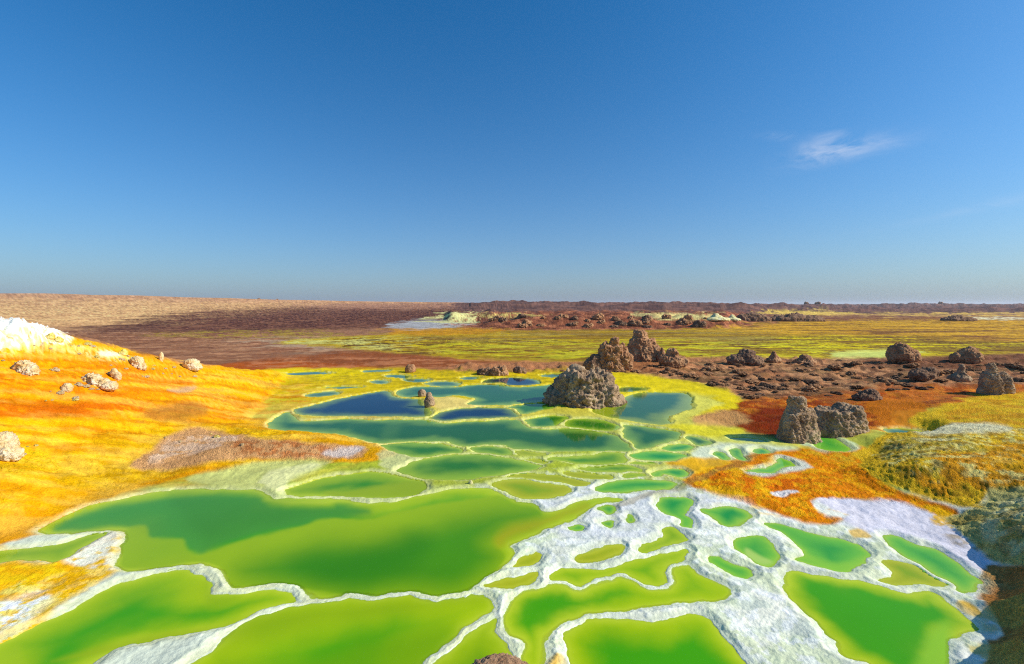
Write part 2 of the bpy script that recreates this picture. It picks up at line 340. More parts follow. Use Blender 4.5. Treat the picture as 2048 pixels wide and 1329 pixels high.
# far relief: long rise on the left, low ridge on the right
tanA = np.where(Y > 1e-3, X / np.maximum(Y, 1e-3), np.sign(X) * 9)
Uf = np.clip(UC + F * tanA, -900, 2900)
vs = np.interp(Uf, [-900, -300, 0, 150, 300, 520, 700, 850, 960, 1000, 1080, 1200, 1300, 1400, 1500, 1600, 1700, 1740, 1790, 1850, 1910, 1960, 2048, 2400],
               [572, 580, 586, 588, 592, 598.5, 602.5, 604.5, 605.5, 604.2, 605, 605.8, 606.2, 607, 609, 610.4, 611, 610.6, 608.6, 607.2, 608.2, 608.6, 608.6, 608])
Yr = np.interp(Uf, [-900, 0, 800, 960, 1500, 1700, 1790, 2400], [420, 420, 380, 210, 210, 420, 620, 620])
Hr = H0 + (VH - vs) / F * Yr
ramp = np.interp(Uf, [-900, 900, 980, 1500, 1800, 2400], [45, 60, 110, 130, 330, 330])
t = np.clip((Y - ramp) / (Yr - ramp), 0, 1)
far = Hr * np.where(Uf < 940, t ** 1.35, sstep(0, 1, t) ** 1.3)
far = np.where(Y > Yr, Hr * np.exp(-((Y - Yr) / (Yr * .8)) ** 2), far)
far *= (Y > 0)
lumps = fbm2(X * .05, Y * .05, 4, 21) + .6 * fbm2(X * .16, Y * .16, 3, 25)
far += sstep(100, 200, Y) * sstep(900, 1000, Uf) * np.maximum(lumps, -.3) * 1.05 * np.minimum(Y / 200, 2.0)
# rubble ridge at 55-110 m
Vb = VH + H0 * F / np.maximum(Y, 1)
rid = sstep(950, 1010, Uf) * sstep(1500, 1440, Uf) * sstep(659, 652, Vb) * sstep(624, 634, Vb)
rl = 1.0 + .55 * fbm2(X * .11, Y * .11, 4, 31, .6)
far += rid * 1.15 * np.maximum(rl, 0.1)
MAC += far
for (u, v, w, h) in ((1270, 727, 2.2, .34), (1500, 722, 1.6, .16), (1340, 727, 1.2, .15), (1820, 719, 2.0, .2), (1945, 720, 2.0, .2), (1000, 742, 1.6, .12)):
    px_, py_ = at(u, v)[:2]
    MAC += h * np.exp(-((X - px_) / w) ** 2 - ((Y - py_ - .8) / (w * .8)) ** 2)
# scarp and crust bench left of it
sc_ = sstep(885, 905, Uf) * sstep(1000, 980, Uf) * sstep(646, 642, Vb) * sstep(628, 634, Vb)
MAC += sc_ * (1.0 + .3 * noise2(X * .5, Y * .5, 4))

# pools carved into the sheet, a rim round each
wamp = np.clip(.028 + .0022 * Y, .03, .08)
XW = X + wamp * (noise2(X * 1.9, Y * 1.9, 41) + .75 * noise2(X * 5.3, Y * 5.3, 42) + .32 * noise2(X * 13, Y * 13, 43) + .16 * noise2(X * 29, Y * 29, 48))
YW = Y + wamp * (noise2(X * 1.9, Y * 1.9, 44) + .75 * noise2(X * 5.3, Y * 5.3, 45) + .32 * noise2(X * 13, Y * 13, 46) + .16 * noise2(X * 29, Y * 29, 49))
D1 = np.full(X.shape, -6.0, np.float32); D2 = D1.copy(); ID = np.full(X.shape, -1, np.int32)
for i, pw in enumerate(POLYS_W):
    lo = pw.min(0) - 2.2; hi = pw.max(0) + 2.2
    s = np.nonzero((XW > lo[0]) & (XW < hi[0]) & (YW > lo[1]) & (YW < hi[1]) & FRONT)[0]
    d = poly_sdf(XW[s], YW[s], pw) + .016 + .0036 * np.clip(YW[s], 0, 22)
    a = D1[s]; b = D2[s]
    win = d > a
    D2[s] = np.where(win, a, np.maximum(b, d)); D1[s] = np.where(win, d, a); ID[s] = np.where(win, i, ID[s])
rimw = np.clip(.055 + .00032 * Y * Y, .06, .13) * (1 + .55 * noise2(X * 1.4, Y * 1.4, 55))
D = np.minimum(D1, (D1 - D2) * .5 - rimw * .5)          # neighbouring pools always keep a rim between them
out = np.maximum(-D, 0); ins = np.maximum(D, 0)
near = sstep(60, 20, RAD)
flatg = sstep(0.05, 0.6, out)
fine = sstep(26, 9, RAD)
rim_h = .011 * (1 + .6 * noise2(X * 2.2, Y * 2.2, 51) + .4 * noise2(X * 7, Y * 7, 52)) + .0010 * np.clip(Y, 0, 20)
rim = (WATER_Z + (rim_h - WATER_Z) * sstep(0, .10, out)) * np.exp(-np.maximum(out - .09, 0) / .15)
Z = (MAC + .006) * sstep(0.02, .55, out) + rim * (D1 > -5)
Z = np.where(ins > 0, WATER_Z - np.minimum(ins * .55, .45), Z)
# crust relief
granule = fbm2(X * 9, Y * 9, 3, 61, .6)
cauli = .5 - np.abs(noise2(X * 5, Y * 5, 66)) + .5 * (.5 - np.abs(noise2(X * 11, Y * 11, 67)))
Z += (ins == 0) * fine * (.005 * granule * sstep(0, .05, out) + .009 * (cauli - .35) * flatg + .0022 * fbm2(X * 33, Y * 33, 2, 64) * sstep(0, .05, out))
Z += (ins == 0) * sstep(55, 25, RAD) * flatg * .03 * fbm2(X * 1.3, Y * 1.3, 3, 70)

# ------------------------------------------------------------------ mineral colours and some painted shade, laid down as zones on the surveyed ground
def project(x, y, z):
    yy = np.maximum(y, .05); return UC + F * x / yy, VH + F * (H0 - z) / yy
zw = MAC
aw = .010 * np.clip(Y, 2, 80)
PU, PV = project(X + aw * (fbm2(X * 1.1, Y * 1.1, 4, 81, .6)), Y + aw * 1.3 * (fbm2(X * 1.1, Y * 1.1, 4, 85, .6)), zw)
farw = sstep(14, 40, Y)
PU = PU + farw * 46 * fbm2(X * .12, Y * .12, 4, 88, .6); PV = PV + farw * (4.0 * fbm2(X * .06, Y * .16, 4, 89) + 2.6 * fbm2(X * .5, Y * .5, 3, 90, .7))
YQ = H0 * F / np.maximum(PV - VH, .6)
YQ = np.where(X < 0, .5 * YQ + .5 * Y, Y)
inview = FRONT & (PU > -700) & (PU < 2750)
COLR = np.empty((len(X), 3), np.float32)
ROUGHN = np.zeros(len(X), np.float32)      # coarse crust relief weight
def grade(v, stops):
    vv_ = [s[0] for s in stops]; c = np.array([lin(s[1]) for s in stops])
    return np.stack([np.interp(v, vv_, c[:, k]) for k in range(3)], 1)
COLR[:] = grade(PV, [(608, (150, 112, 85)), (700, (150, 100, 66)), (735, (170, 110, 40)), (748, (206, 176, 20)), (800, (204, 182, 40)), (850, (196, 190, 84)), (890, (178, 184, 66)), (915, (160, 172, 44)), (965, (164, 174, 56)), (1010, (192, 200, 140)), (1080, (206, 212, 186)), (1400, (208, 214, 190))])
COLR[~FRONT] = lin((180, 150, 90))
cx = sstep(1030, 1180, PU) * sstep(975, 1010, PV)
COLR[:] = COLR + cx[:, None] * (lin((230, 230, 208)) - COLR)
def zone(txt, rgb, feather=6, alpha=1.0, patch=None, rough=None, band=None):
    """lay one ground colour over a traced area; patch = (scale x, scale y, threshold, softness, seed) breaks it up"""
    poly = catmull(trace(txt), 3)
    lo = poly.min(0) - feather; hi = poly.max(0) + feather
    s = np.nonzero(inview & (PU > lo[0]) & (PU < hi[0]) & (PV > lo[1]) & (PV < hi[1]))[0]
    if not len(s): return
    d = poly_sdf(PU[s], PV[s], poly)
    a = sstep(-feather, feather, d) * alpha
    if patch:
        sx, sy, th, sf, sd = patch
        a = a * sstep(th - sf, th + sf, fbm2(X[s] * sx, YQ[s] * sy, 5, sd, .62))
    if band is not None: a = a * band[s]
    COLR[s] += a[:, None] * (lin(rgb) - COLR[s])
    if rough is not None: ROUGHN[s] += a * (rough - ROUGHN[s])
FARP = (.25, .5, 0.0, .35)
# --- far plain
zone('-900 480 1020 480 1020 616 700 616 420 640 300 652 -900 668', (222, 172, 112), 5)
zone('-900 480 1020 480 1000 606 500 606 0 596 -900 590', (206, 150, 104), 4, .7)
zone('-900 610 250 612 500 622 330 640 -900 650', (234, 188, 122), 5, .8, (.05, .12, .0, .3, 101))
zone('-900 480 1020 480 1020 640 -900 680', (166, 114, 76), 5, .55, (.10, .35, .12, .25, 102))
zone('310 634 420 622 600 614 900 610 1010 616 960 640 860 652 700 657 540 668 300 674 110 668 200 655', (92, 54, 40), 9, .62)
zone('310 634 420 622 600 614 900 610 1010 616 960 640 860 652 700 657 540 668 300 674 110 668 200 655', (84, 48, 38), 7, .9, (.12, .4, -.1, .3, 109))
zone('420 640 700 622 940 622 860 650 640 660', (70, 38, 32), 6, .75, (.22, .5, .0, .3, 103))
zone('560 612 900 606 1000 612 900 618 700 618', (178, 128, 98), 3, .7)
zone('400 618 1000 610 1000 640 400 672', (150, 98, 70), 6, .6, (.35, .9, .22, .2, 104))
zone('-900 660 100 667 540 669 640 690 660 722 400 738 -900 730', (146, 97, 66), 6)
zone('-900 660 600 668 640 735 -900 740', (186, 136, 96), 8, .6, (.22, .5, .05, .3, 105))
zone('-900 660 600 668 640 735 -900 740', (116, 70, 48), 8, .6, (.3, .8, .18, .2, 106))
zone('280 669 420 663 560 660 660 664 640 678 420 677', (158, 132, 40), 4, .8, (.3, 1.0, -.02, .15, 107))
zone('480 680 640 676 680 700 560 706', (178, 150, 118), 6, .7, (.2, .5, 0, .3, 108))
# --- lime flats behind the terraces
zone('590 686 720 669 880 656 1000 650 1300 654 1480 646 2600 636 2600 716 1760 716 1300 724 1050 724 900 716 720 702', (180, 148, 22), 4)
zone('1440 646 2600 636 2600 690 1640 672', (196, 140, 36), 8, .85)
zone('600 684 760 674 900 678 900 702 720 700', (196, 190, 104), 6, .85, (.3, .6, -.05, .3, 111))
zone('860 680 1180 684 1200 722 1040 722 880 712', (190, 166, 16), 8, .9)
zone('1300 700 1560 670 1820 678 2100 690 1860 712 1640 718 1400 718', (208, 186, 16), 6, .95)
zone('960 655 2100 640 2100 716 1000 720', (112, 74, 30), 8, .75, (.08, .5, .08, .18, 112))
zone('960 655 1500 650 1500 700 1000 700', (150, 128, 70), 8, .5, (.08, .4, .05, .2, 113))
zone('700 676 1200 684 1500 690 1500 722 760 708', (88, 54, 26), 4, .85, (.5, 1.3, .2, .12, 114))
zone('860 664 1700 660 1700 716 900 716', (150, 112, 30), 5, .6, (.06, .35, .0, .2, 117))
zone('900 690 1600 684 1600 716 960 716', (204, 196, 40), 5, .6, (.3, .9, .1, .2, 118))
zone('1500 675 2100 680 2100 712 1560 712', (98, 62, 32), 4, .8, (.35, 1.6, .20, .14, 115))
zone('1660 708 1760 700 1840 706 1780 716 1690 718', (212, 216, 110), 4, .9)
zone('1700 662 1780 660 1940 662 2100 666 1900 668 1740 668', (112, 70, 40), 2, .8)
zone('1920 672 2000 671 2040 675 1980 678', (120, 70, 40), 2, .8)
zone('1440 648 2600 640 2600 672 1600 672', (218, 168, 40), 5, .6, (.06, .4, .05, .2, 116))
zone('780 650 850 640 960 643 990 650 880 659 790 657', (166, 164, 160), 3, .9)
zone('860 642 905 638 985 640 985 646 880 648', (205, 200, 130), 3, .9)
zone('890 627 985 627 985 641 905 641', (232, 220, 140), 2, 1, rough=.5)
zone('780 660 960 657 1000 662 960 668 790 668', (190, 128, 24), 3, .8)
# --- ridges on the skyline
zone('955 600 1500 600 2700 600 2700 628 1400 628 955 627', (116, 82, 68), 2)
zone('955 600 1500 600 2700 600 2700 628 1400 628 955 627', (132, 92, 76), 2, .7, (.07, .12, .1, .2, 121))
zone('955 600 1500 600 2700 600 2700 628 1400 628 955 627', (70, 50, 48), 2, .7, (.09, .2, .15, .15, 122))
zone('960 626 1240 624 1480 626 1500 640 1420 655 1100 660 960 654', (148, 88, 60), 2, 1, rough=1)
zone('960 626 1480 626 1500 656 960 660', (196, 124, 84), 3, .75, (.5, .8, .2, .2, 123))
zone('960 626 1480 626 1500 656 960 660', (70, 38, 32), 3, .7, (.4, .7, .2, .2, 124))
zone('960 628 1070 628 1070 635 960 637', (222, 200, 110), 2, .7, (.6, .8, -.1, .3, 125))
zone('1255 628 1430 629 1436 640 1290 638', (228, 204, 128), 2, .95)
zone('1540 621 1680 623 1670 630 1545 630', (228, 190, 84), 2, .9)
zone('1690 627 2700 624 2700 634 1700 634', (222, 180, 84), 2, .85, (.04, .2, -.15, .2, 126))
zone('1500 632 1700 632 2700 634 2700 641 1640 640 1500 641', (118, 66, 46), 2, .85, (.04, .2, -.25, .3, 127))
zone('1940 636 2060 635 2060 639 1960 639', (235, 225, 180), 1.5, .9)
# --- red brown strip and brown rubble field
zone('380 742 560 716 740 704 900 718 1060 725 1220 735 1150 748 1000 746 760 740 560 744', (142, 78, 40), 4)
zone('380 742 520 724 640 728 760 738 560 744', (176, 84, 24), 4, .85)
zone('560 716 1100 720 1100 745 560 742', (190, 124, 80), 5, .6, (.35, 1.1, .1, .2, 131))
zone('930 730 1200 724 1400 714 1800 718 2600 706 2600 796 2048 792 1800 800 1640 800 1500 800 1420 772 1340 758 1200 746 930 747', (188, 126, 82), 5, 1, rough=1)
zone('1200 724 2600 716 2600 792 1500 800 1340 758', (214, 158, 108), 6, .7, (.6, 1.2, .0, .25, 132))
zone('1200 724 2600 716 2600 792 1500 800 1340 758', (100, 68, 50), 6, .8, (1.0, 1.8, .12, .2, 133))
zone('1200 724 2600 716 2600 792 1500 800 1340 758', (120, 96, 56), 6, .5, (.4, .9, .2, .2, 136))
zone('1800 716 2600 706 2600 736 1840 740', (118, 72, 50), 5, .7)
zone('1180 726 1330 715 1340 745 1220 742', (178, 112, 66), 6, .6)
zone('1380 835 1480 802 1640 792 1760 780 2048 772 2600 770 2600 806 1850 815 1760 855 1560 884 1470 852', (186, 84, 16), 6, 1, rough=.8)
zone('1380 835 1480 802 1640 792 1760 780 2048 772 2300 770 2300 806 1850 815 1760 855 1560 884 1470 852', (124, 52, 16), 6, .75, (1.1, 2.2, .08, .2, 137))
zone('1380 835 1480 802 1640 792 1760 780 2048 772 2300 770 2300 806 1850 815 1760 855 1560 884 1470 852', (226, 142, 40), 6, .7, (1.3, 2.6, .14, .2, 138))
zone('1500 800 1720 780 2048 768 2048 800 1600 815', (150, 84, 40), 8, .7, (.7, 1.4, .1, .25, 134))
zone('1700 790 2060 776 2060 800 1780 806', (214, 122, 40), 6, .7, (.5, 1.4, .08, .25, 135))
zone('1462 840 1520 815 1575 818 1575 884 1490 866', (122, 40, 8), 7, .9)  # shaded hollow left of the pointed boulder, its shade painted as dark red
zone('1385 832 1440 816 1505 842 1440 856 1392 852', (204, 152, 90), 5, .9)
zone('1740 800 1850 805 1840 850 1760 856', (206, 116, 18), 6, .9)
# --- yellow shores
zone('530 742 600 738 800 737 960 746 1100 744 1240 746 1250 790 1000 785 800 800 600 800 520 790 560 770', (210, 180, 14), 4, .9)
zone('540 741 650 737 760 742 680 752 560 757', (222, 196, 8), 3, .8)
zone('620 742 1240 744 1200 770 640 775', (160, 140, 20), 3, .6, (1.2, 2.2, .15, .2, 141))
zone('1225 747 1330 757 1420 772 1482 798 1452 822 1385 834 1330 852 1230 830 1240 790', (218, 194, 24), 5, 1, rough=.2)
zone('1340 790 1400 790 1440 805 1390 834 1330 852 1350 820', (204, 198, 86), 6, .9)
zone('1340 852 1440 852 1490 866 1420 882 1340 880', (214, 200, 40), 5, .9)
zone('860 797 920 795 980 812 940 815 868 818', (222, 196, 110), 4, .95)
# --- left sulphur mound
mb = sstep(.0, .06, MAC) * (Y < 24)
mound = '-900 600 30 630 130 670 270 706 420 734 545 740 562 762 525 800 492 832 600 853 720 877 806 906 700 928 560 928 380 954 240 990 80 1064 0 1092 -900 1300'
zone(mound, (238, 160, 2), 4, 1, rough=.5, band=(Y < 19.5) * 1.0)
left = (Y < 19.5) * 1.0
zone('-500 700 60 690 300 735 420 760 300 790 0 790 -500 800', (240, 140, 4), 12, .8, rough=.5, band=left)
zone('-500 800 0 790 60 800 180 782 300 800 420 795 440 815 300 832 0 846 -500 850', (216, 100, 6), 9, .9, (.8, .8, -.25, .35, 151), band=left)
zone('330 780 460 762 530 790 495 836 380 845 300 842', (222, 128, 12), 10, .8, (1.0, 1.0, -.2, .4, 152), band=left)
zone('-500 850 0 842 350 838 300 910 150 960 0 1010 -500 1100', (246, 176, 0), 12, .9, band=left)
zone('180 880 420 846 600 856 780 898 600 925 380 945 120 1020 100 960', (212, 164, 4), 18, .85, band=left)
zone('420 738 560 744 560 765 500 800 430 780 380 752', (226, 184, 6), 9, .9, band=left)
zone('-500 720 420 740 420 850 -500 950', (250, 190, 10), 8, .55, (.9, 2.6, .1, .25, 153), band=left)
zone('-500 720 500 740 500 850 -500 950', (206, 98, 4), 8, .5, (.8, 2.6, .2, .2, 154), band=left)
zone('-500 870 600 850 700 920 -500 1050', (190, 140, 8), 10, .5, (1.3, 3.0, .15, .2, 155), band=left)
zone('-500 870 500 850 500 930 -500 1050', (255, 205, 30), 10, .5, (2.2, 4.0, .2, .2, 156), band=left)
zone('-500 700 540 742 800 905 0 1080 -500 1200', (190, 96, 6), 14, .3, (.45, 1.3, .12, .3, 175), band=left)
zone('-500 700 540 742 800 905 0 1080 -500 1200', (255, 214, 90), 14, .3, (.6, 1.5, .16, .3, 176), band=left)
zone('262 934 325 884 400 856 470 868 600 888 722 894 700 918 500 916 380 934', (220, 164, 108), 5, .95, rough=1)
zone('300 925 340 884 420 868 480 880 400 905', (236, 200, 166), 6, .8, (2.0, 2.0, -.1, .3, 157))
zone('480 880 640 892 640 912 480 914', (186, 92, 26), 7, .6, (2.5, 3.5, .0, .25, 158))
zone('640 906 690 894 726 896 690 914', (228, 210, 196), 4, .9)
zone('285 830 330 812 410 804 400 832 330 842', (172, 116, 44), 7, .7)
zone('335 778 395 774 380 783 340 785', (196, 156, 120), 3, .8)
zone('-300 630 0 620 40 622 140 672 118 694 60 694 0 700 -300 712', (255, 250, 225), 4, 1, (1.6, 1.6, -.5, .2, 159), rough=.35, band=left)
zone('0 690 120 684 250 712 240 726 100 704 0 712', (248, 214, 130), 4, .8, (2.4, 2.4, .12, .2, 160), band=left)
zone('0 660 140 670 320 720 300 735 100 700 0 720', (244, 190, 30), 4, .6, (2.2, 2.2, .1, .2, 161), band=left)
zone('196 702 240 708 236 714 204 712', (255, 236, 190), 2, .9, band=left)
zone('-200 890 60 895 110 925 80 945 -200 960', (252, 196, 20), 6, .8, (5, 5, -.1, .3, 162), rough=1, band=left)
# pale apron at the foot of the mound, orange spit in the bottom left
zone('370 962 470 930 580 918 660 922 640 940 570 968 530 978 420 975', (192, 194, 112), 6, .95)
zone('530 975 540 945 620 930 640 935 580 960 565 985', (216, 214, 150), 5, .8)
zone('760 905 830 905 850 925 800 945 760 930', (206, 206, 140), 5, .8)
zone('-500 1110 60 1102 160 1085 240 1062 258 1085 246 1128 215 1158 130 1205 0 1290 -500 1480', (246, 188, 16), 6, 1, rough=.35)
zone('112 1112 150 1085 205 1064 252 1070 246 1130 214 1150 180 1140 120 1122', (240, 232, 206), 5, .95, (2.5, 2.5, -.3, .25, 171))
zone('-200 1225 0 1200 80 1178 100 1205 70 1235 0 1270 -200 1330', (255, 250, 232), 8, 1, (3.5, 3.5, -.35, .25, 172))
zone('0 1180 200 1140 210 1165 120 1215 0 1285', (250, 214, 110), 6, .7, (5, 5, .0, .2, 173))
zone('-200 1130 200 1120 120 1190 -200 1200', (214, 150, 6), 6, .5, (2, 4, .0, .25, 174))
# --- near crust streaks
zone('900 1010 1240 960 1500 1010 2000 1120 2000 1400 880 1400', (162, 178, 160), 10, .5, (2.2, 4.5, .14, .16, 185))
zone('1000 1080 1500 1040 1900 1120 1900 1400 900 1400', (204, 214, 168), 12, .7, (.9, .9, .0, .3, 186))
zone('900 990 1600 960 2000 1120 2000 1400 900 1400', (232, 234, 228), 10, .6, (5, 5, .2, .15, 187))
# --- right: terraces, ochre bank, orange ground, white crust
zone('1240 905 1380 880 1500 872 1640 885 1620 930 1450 960 1300 955', (204, 202, 92), 6, .8)
zone('1380 905 1440 888 1540 890 1600 905 1560 925 1420 930', (204, 212, 186), 6, .85)
zone('1330 925 1400 916 1450 918 1500 915 1460 945 1400 962 1380 950', (212, 158, 22), 5, .95)
zone('1362 967 1440 935 1500 915 1560 905 1600 900 1720 893 1728 930 1800 985 1905 1016 1885 1034 1790 1010 1650 1002 1640 1030 1694 1046 1600 1042 1480 1000', (218, 126, 0), 5, 1, rough=.6)
zone('1362 967 1430 940 1500 945 1540 990 1460 995', (226, 176, 16), 6, .8, (2.5, 2.5, -.05, .25, 181))
zone('1420 955 1500 950 1500 975 1430 975', (196, 84, 2), 6, .6)
zone('1525 950 1600 950 1600 978 1530 978', (206, 92, 2), 8, .7)
zone('1400 930 1800 900 1880 1020 1500 1030', (244, 186, 24), 6, .5, (4, 4, .15, .2, 182))
zone('1490 946 1540 925 1570 915 1625 935 1560 950 1530 955', (206, 214, 196), 4, .9)
zone('1540 985 1592 981 1596 990 1550 994', (220, 216, 210), 2.5, .95)
zone('1600 880 1640 870 1700 885 1715 905 1660 908 1610 895', (196, 212, 170), 4, .85)
zone('1560 880 1600 885 1640 905 1720 905 1720 930 1640 915', (206, 168, 36), 5, .7, (2.5, 2.5, -.1, .3, 183))
zone('1646 1001 1720 999 1800 1006 1860 1030 1890 1052 1935 1080 2005 1122 1985 1150 1940 1135 1850 1080 1770 1072 1690 1050 1704 1035 1670 1022', (212, 208, 214), 5, 1)
zone('1080 985 1240 960 1400 985 1500 1005 1420 1040 1330 1080 1200 1080 1090 1060', (216, 216, 216), 10, .6)
zone('1700 1062 1725 1060 1745 1075 1715 1078', (222, 176, 50), 3, .8)
zone('1845 1012 1900 1026 1935 1060 1905 1066 1865 1044', (232, 178, 10), 4, .9, (4, 4, -.15, .25, 184))
zone('1905 1196 1935 1192 1960 1212 1925 1216', (226, 176, 40), 3, .9)
zone('1090 1316 1110 1304 1130 1310 1132 1345 1092 1345', (226, 172, 30), 3, .95)
# diagonal shadow line painted into the ground colour across the terraces
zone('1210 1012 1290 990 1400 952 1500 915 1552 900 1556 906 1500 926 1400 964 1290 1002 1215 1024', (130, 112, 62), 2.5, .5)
# --- right hump and near mounds
zone('1716 928 1742 884 1800 858 1880 815 2048 786 2700 780 2700 990 2048 976 1950 1014 1830 988', (236, 190, 36), 5, 1, rough=1)
zone('1760 900 1830 868 1960 880 1960 930 1860 950 1790 945', (196, 176, 70), 8, .8, (1.8, 1.8, -.15, .3, 191), rough=1)
zone('1820 940 1900 905 2048 885 2300 880 2300 980 2048 970 1950 1005 1850 985', (234, 156, 24), 8, .85, (1.5, 1.5, -.2, .3, 192), rough=1)
zone('1900 815 2048 790 2300 785 2300 850 2048 860 1900 850', (214, 150, 28), 6, .8, (1.4, 2.0, -.1, .3, 193))
zone('1830 862 1900 846 2015 854 2020 864 1940 866 1850 870', (232, 226, 180), 4, .95)
zone('1836 878 1900 876 1900 884 1840 884', (220, 220, 170), 3, .8)
zone('1790 850 1840 842 1850 858 1800 870 1770 862', (220, 190, 50), 4, .8)
zone('1780 880 2300 860 2300 960 1850 960', (244, 230, 140), 5, .7, (3.5, 3.5, .2, .18, 194))
zone('1780 880 2300 860 2300 980 1850 990', (130, 92, 20), 5, .6, (4, 4, .2, .18, 195))
zone('2000 895 2300 880 2300 960 2000 950', (236, 170, 20), 6, .7, (2.5, 2.5, .0, .25, 196))
zone('1895 1040 1930 1018 1980 995 2048 972 2700 950 2700 1128 2048 1124 2000 1122 1960 1102', (206, 196, 116), 5, 1, rough=1)
zone('1980 1000 2300 980 2300 1110 2010 1110', (226, 220, 160), 6, .8, (3, 3, .0, .25, 197))
zone('1900 1040 2300 970 2300 1120 1980 1115', (150, 122, 40), 6, .6, (2.6, 2.6, .12, .2, 198))
zone('1956 1168 1985 1142 2048 1122 2700 1090 2700 1500 1980 1500 1970 1300 2004 1240', (186, 140, 74), 5, 1, rough=1)
zone('1956 1160 2048 1124 2300 1110 2300 1240 2000 1220', (196, 124, 60), 8, .7, (2, 2, -.1, .3, 199))
zone('1960 1200 2300 1180 2300 1400 1980 1400', (204, 180, 90), 8, .7, (2, 2, .05, .25, 200))

# rims: pale crust close to every shoreline
prim = np.exp(-(out / .075) ** 2) * (D1 > -5) * (ins == 0)
pr_c = grade(PV, [(700, (216, 196, 60)), (800, (214, 208, 90)), (850, (214, 218, 140)), (950, (216, 218, 150)), (1060, (214, 220, 182)), (1400, (216, 222, 188))])
warm = sstep(1250, 850, PU)[:, None]
pr_c = pr_c + warm * .6 * (lin((222, 218, 146)) - pr_c)
prim = prim * np.clip(.75 + .5 * noise2(X * 2.6, Y * 2.6, 205), .3, 1)
COLR += (np.clip(prim * 1.1, 0, 1) * .8)[:, None] * (pr_c - COLR)
# pool beds: yellow sulphur mud
bed = sstep(0, .04, ins)[:, None]
COLR += bed * .8 * (grade(PV, [(700, (206, 186, 40)), (850, (196, 200, 60)), (1000, (200, 200, 40)), (1400, (196, 205, 60))]) - COLR)
# broad mottling of all ground
mot = 1 + .10 * fbm2(X * .8, Y * .8, 3, 211) + .08 * fine * granule
speck = np.clip(RNG.randn(len(X)).astype(np.float32), -2.2, 2.2)
mot = mot + sstep(18, 40, Y) * (.13 * speck + .20 * fbm2(X * .9, Y * .35, 3, 215, .7)) + ROUGHN * .05 * speck
COLR *= np.clip(mot, .5, 1.6)[:, None]
# coarse crust relief where the crust is cauliflower-like or strewn with rubble
kn = .8 * (.5 - np.abs(noise2(X * 3.2, Y * 3.2, 221))) + .6 * (.5 - np.abs(noise2(X * 8.3, Y * 8.3, 222))) + .4 * noise2(X * 19, Y * 19, 223) + .3 * noise2(X * 37, Y * 37, 224)
Z += ROUGHN * (ins == 0) * flatg * sstep(24, 10, RAD) * .032 * (kn - .3)
rub = np.maximum(fbm2(X * .55, Y * .75, 4, 231, .62) - .05, 0)
Z += ROUGHN * (ins == 0) * flatg * sstep(12, 18, Y) * sstep(60, 40, Y) * (.20 * rub + .05 * fbm2(X * 2.5, Y * 2.5, 2, 235))
wfx = fbm2(X * .8, Y * .8, 2, 279)
lm = sstep(.02, .2, MAC) * (Y < 17) * (X < -2) * FRONT * (ins == 0)
Z += lm * (.022 * fbm2(X * 1.1 + .4 * wfx, YQ * 1.9 + .4 * wfx, 4, 271, .6) + .010 * fbm2(X * 6, Y * 6, 3, 273, .6))
pk = sstep(150, 60, PU) * sstep(712, 690, PV) * (Y < 14) * (MAC > 1.2) * FRONT
Z += pk * (.13 * np.maximum(fbm2(X * 2.6, Y * 2.6, 4, 261, .65), -.1) + .10 * (.4 - np.abs(noise2(X * 5, Y * 5, 266))))
plainr = sstep(22, 40, Y) * sstep(160, 90, Y) * sstep(760, 500, Uf)
Z += plainr * .05 * fbm2(X * .6, Y * .6, 3, 240)
COLR = np.clip(COLR * 1.08, 0.002, .93)

def attr(me, name, kind, data):
    a = me.attributes.new(name, kind, 'POINT')
    if kind == 'FLOAT_COLOR':
        c = np.ones((len(data), 4), np.float32); c[:, :3] = data; a.data.foreach_set('color', c.ravel())
    else: a.data.foreach_set('value', np.asarray(data, np.float32))
def mesh_np(name, co, quads, smooth=True):
    me = bpy.data.meshes.new(name); n = len(quads); k = quads.shape[1]
    me.vertices.add(len(co)); me.vertices.foreach_set('co', np.asarray(co, np.float32).ravel())
    me.loops.add(n * k); me.loops.foreach_set('vertex_index', quads.astype(np.int32).ravel())
    me.polygons.add(n); me.polygons.foreach_set('loop_start', np.arange(0, n * k, k, dtype=np.int32))
    me.polygons.foreach_set('use_smooth', np.full(n, smooth))
    me.update(calc_edges=True); me.validate()
    return me
idx = np.arange(NR * NA).reshape(NR, NA)
nxt = np.roll(idx, -1, axis=1)
quads = np.stack([idx[:-1], nxt[:-1], nxt[1:], idx[1:]], -1).reshape(-1, 4)[:, ::-1]

# ------------------------------------------------------------------ materials
def node_mat(name):
    m = bpy.data.materials.new(name); m.use_nodes = True
    nt = m.node_tree; nt.nodes.clear()
    o = nt.nodes.new('ShaderNodeOutputMaterial'); b = nt.nodes.new('ShaderNodeBsdfPrincipled')
    nt.links.new(b.outputs[0], o.inputs[0])
    return m, nt, b, o
def tex(nt, scale, detail=5, rough=.6, kind='ShaderNodeTexNoise', vec=None):
    n = nt.nodes.new(kind); n.inputs['Scale'].default_value = scale
    if 'Detail' in n.inputs: n.inputs['Detail'].default_value = detail
    if 'Roughness' in n.inputs: n.inputs['Roughness'].default_value = rough
    if vec: nt.links.new(vec, n.inputs['Vector'])
    return n
def ramp_(nt, src, lo, hi, a, b):
    n = nt.nodes.new('ShaderNodeMapRange'); nt.links.new(src, n.inputs['Value'])
    n.inputs['From Min'].default_value = lo; n.inputs['From Max'].default_value = hi
    n.inputs['To Min'].default_value = a; n.inputs['To Max'].default_value = b
    return n.outputs[0]
def mul_(nt, a, b):
    n = nt.nodes.new('ShaderNodeMath'); n.operation = 'MULTIPLY'
    for i, k in enumerate((a, b)):
        if isinstance(k, (int, float)): n.inputs[i].default_value = k
        else: nt.links.new(k, n.inputs[i])
    return n.outputs[0]
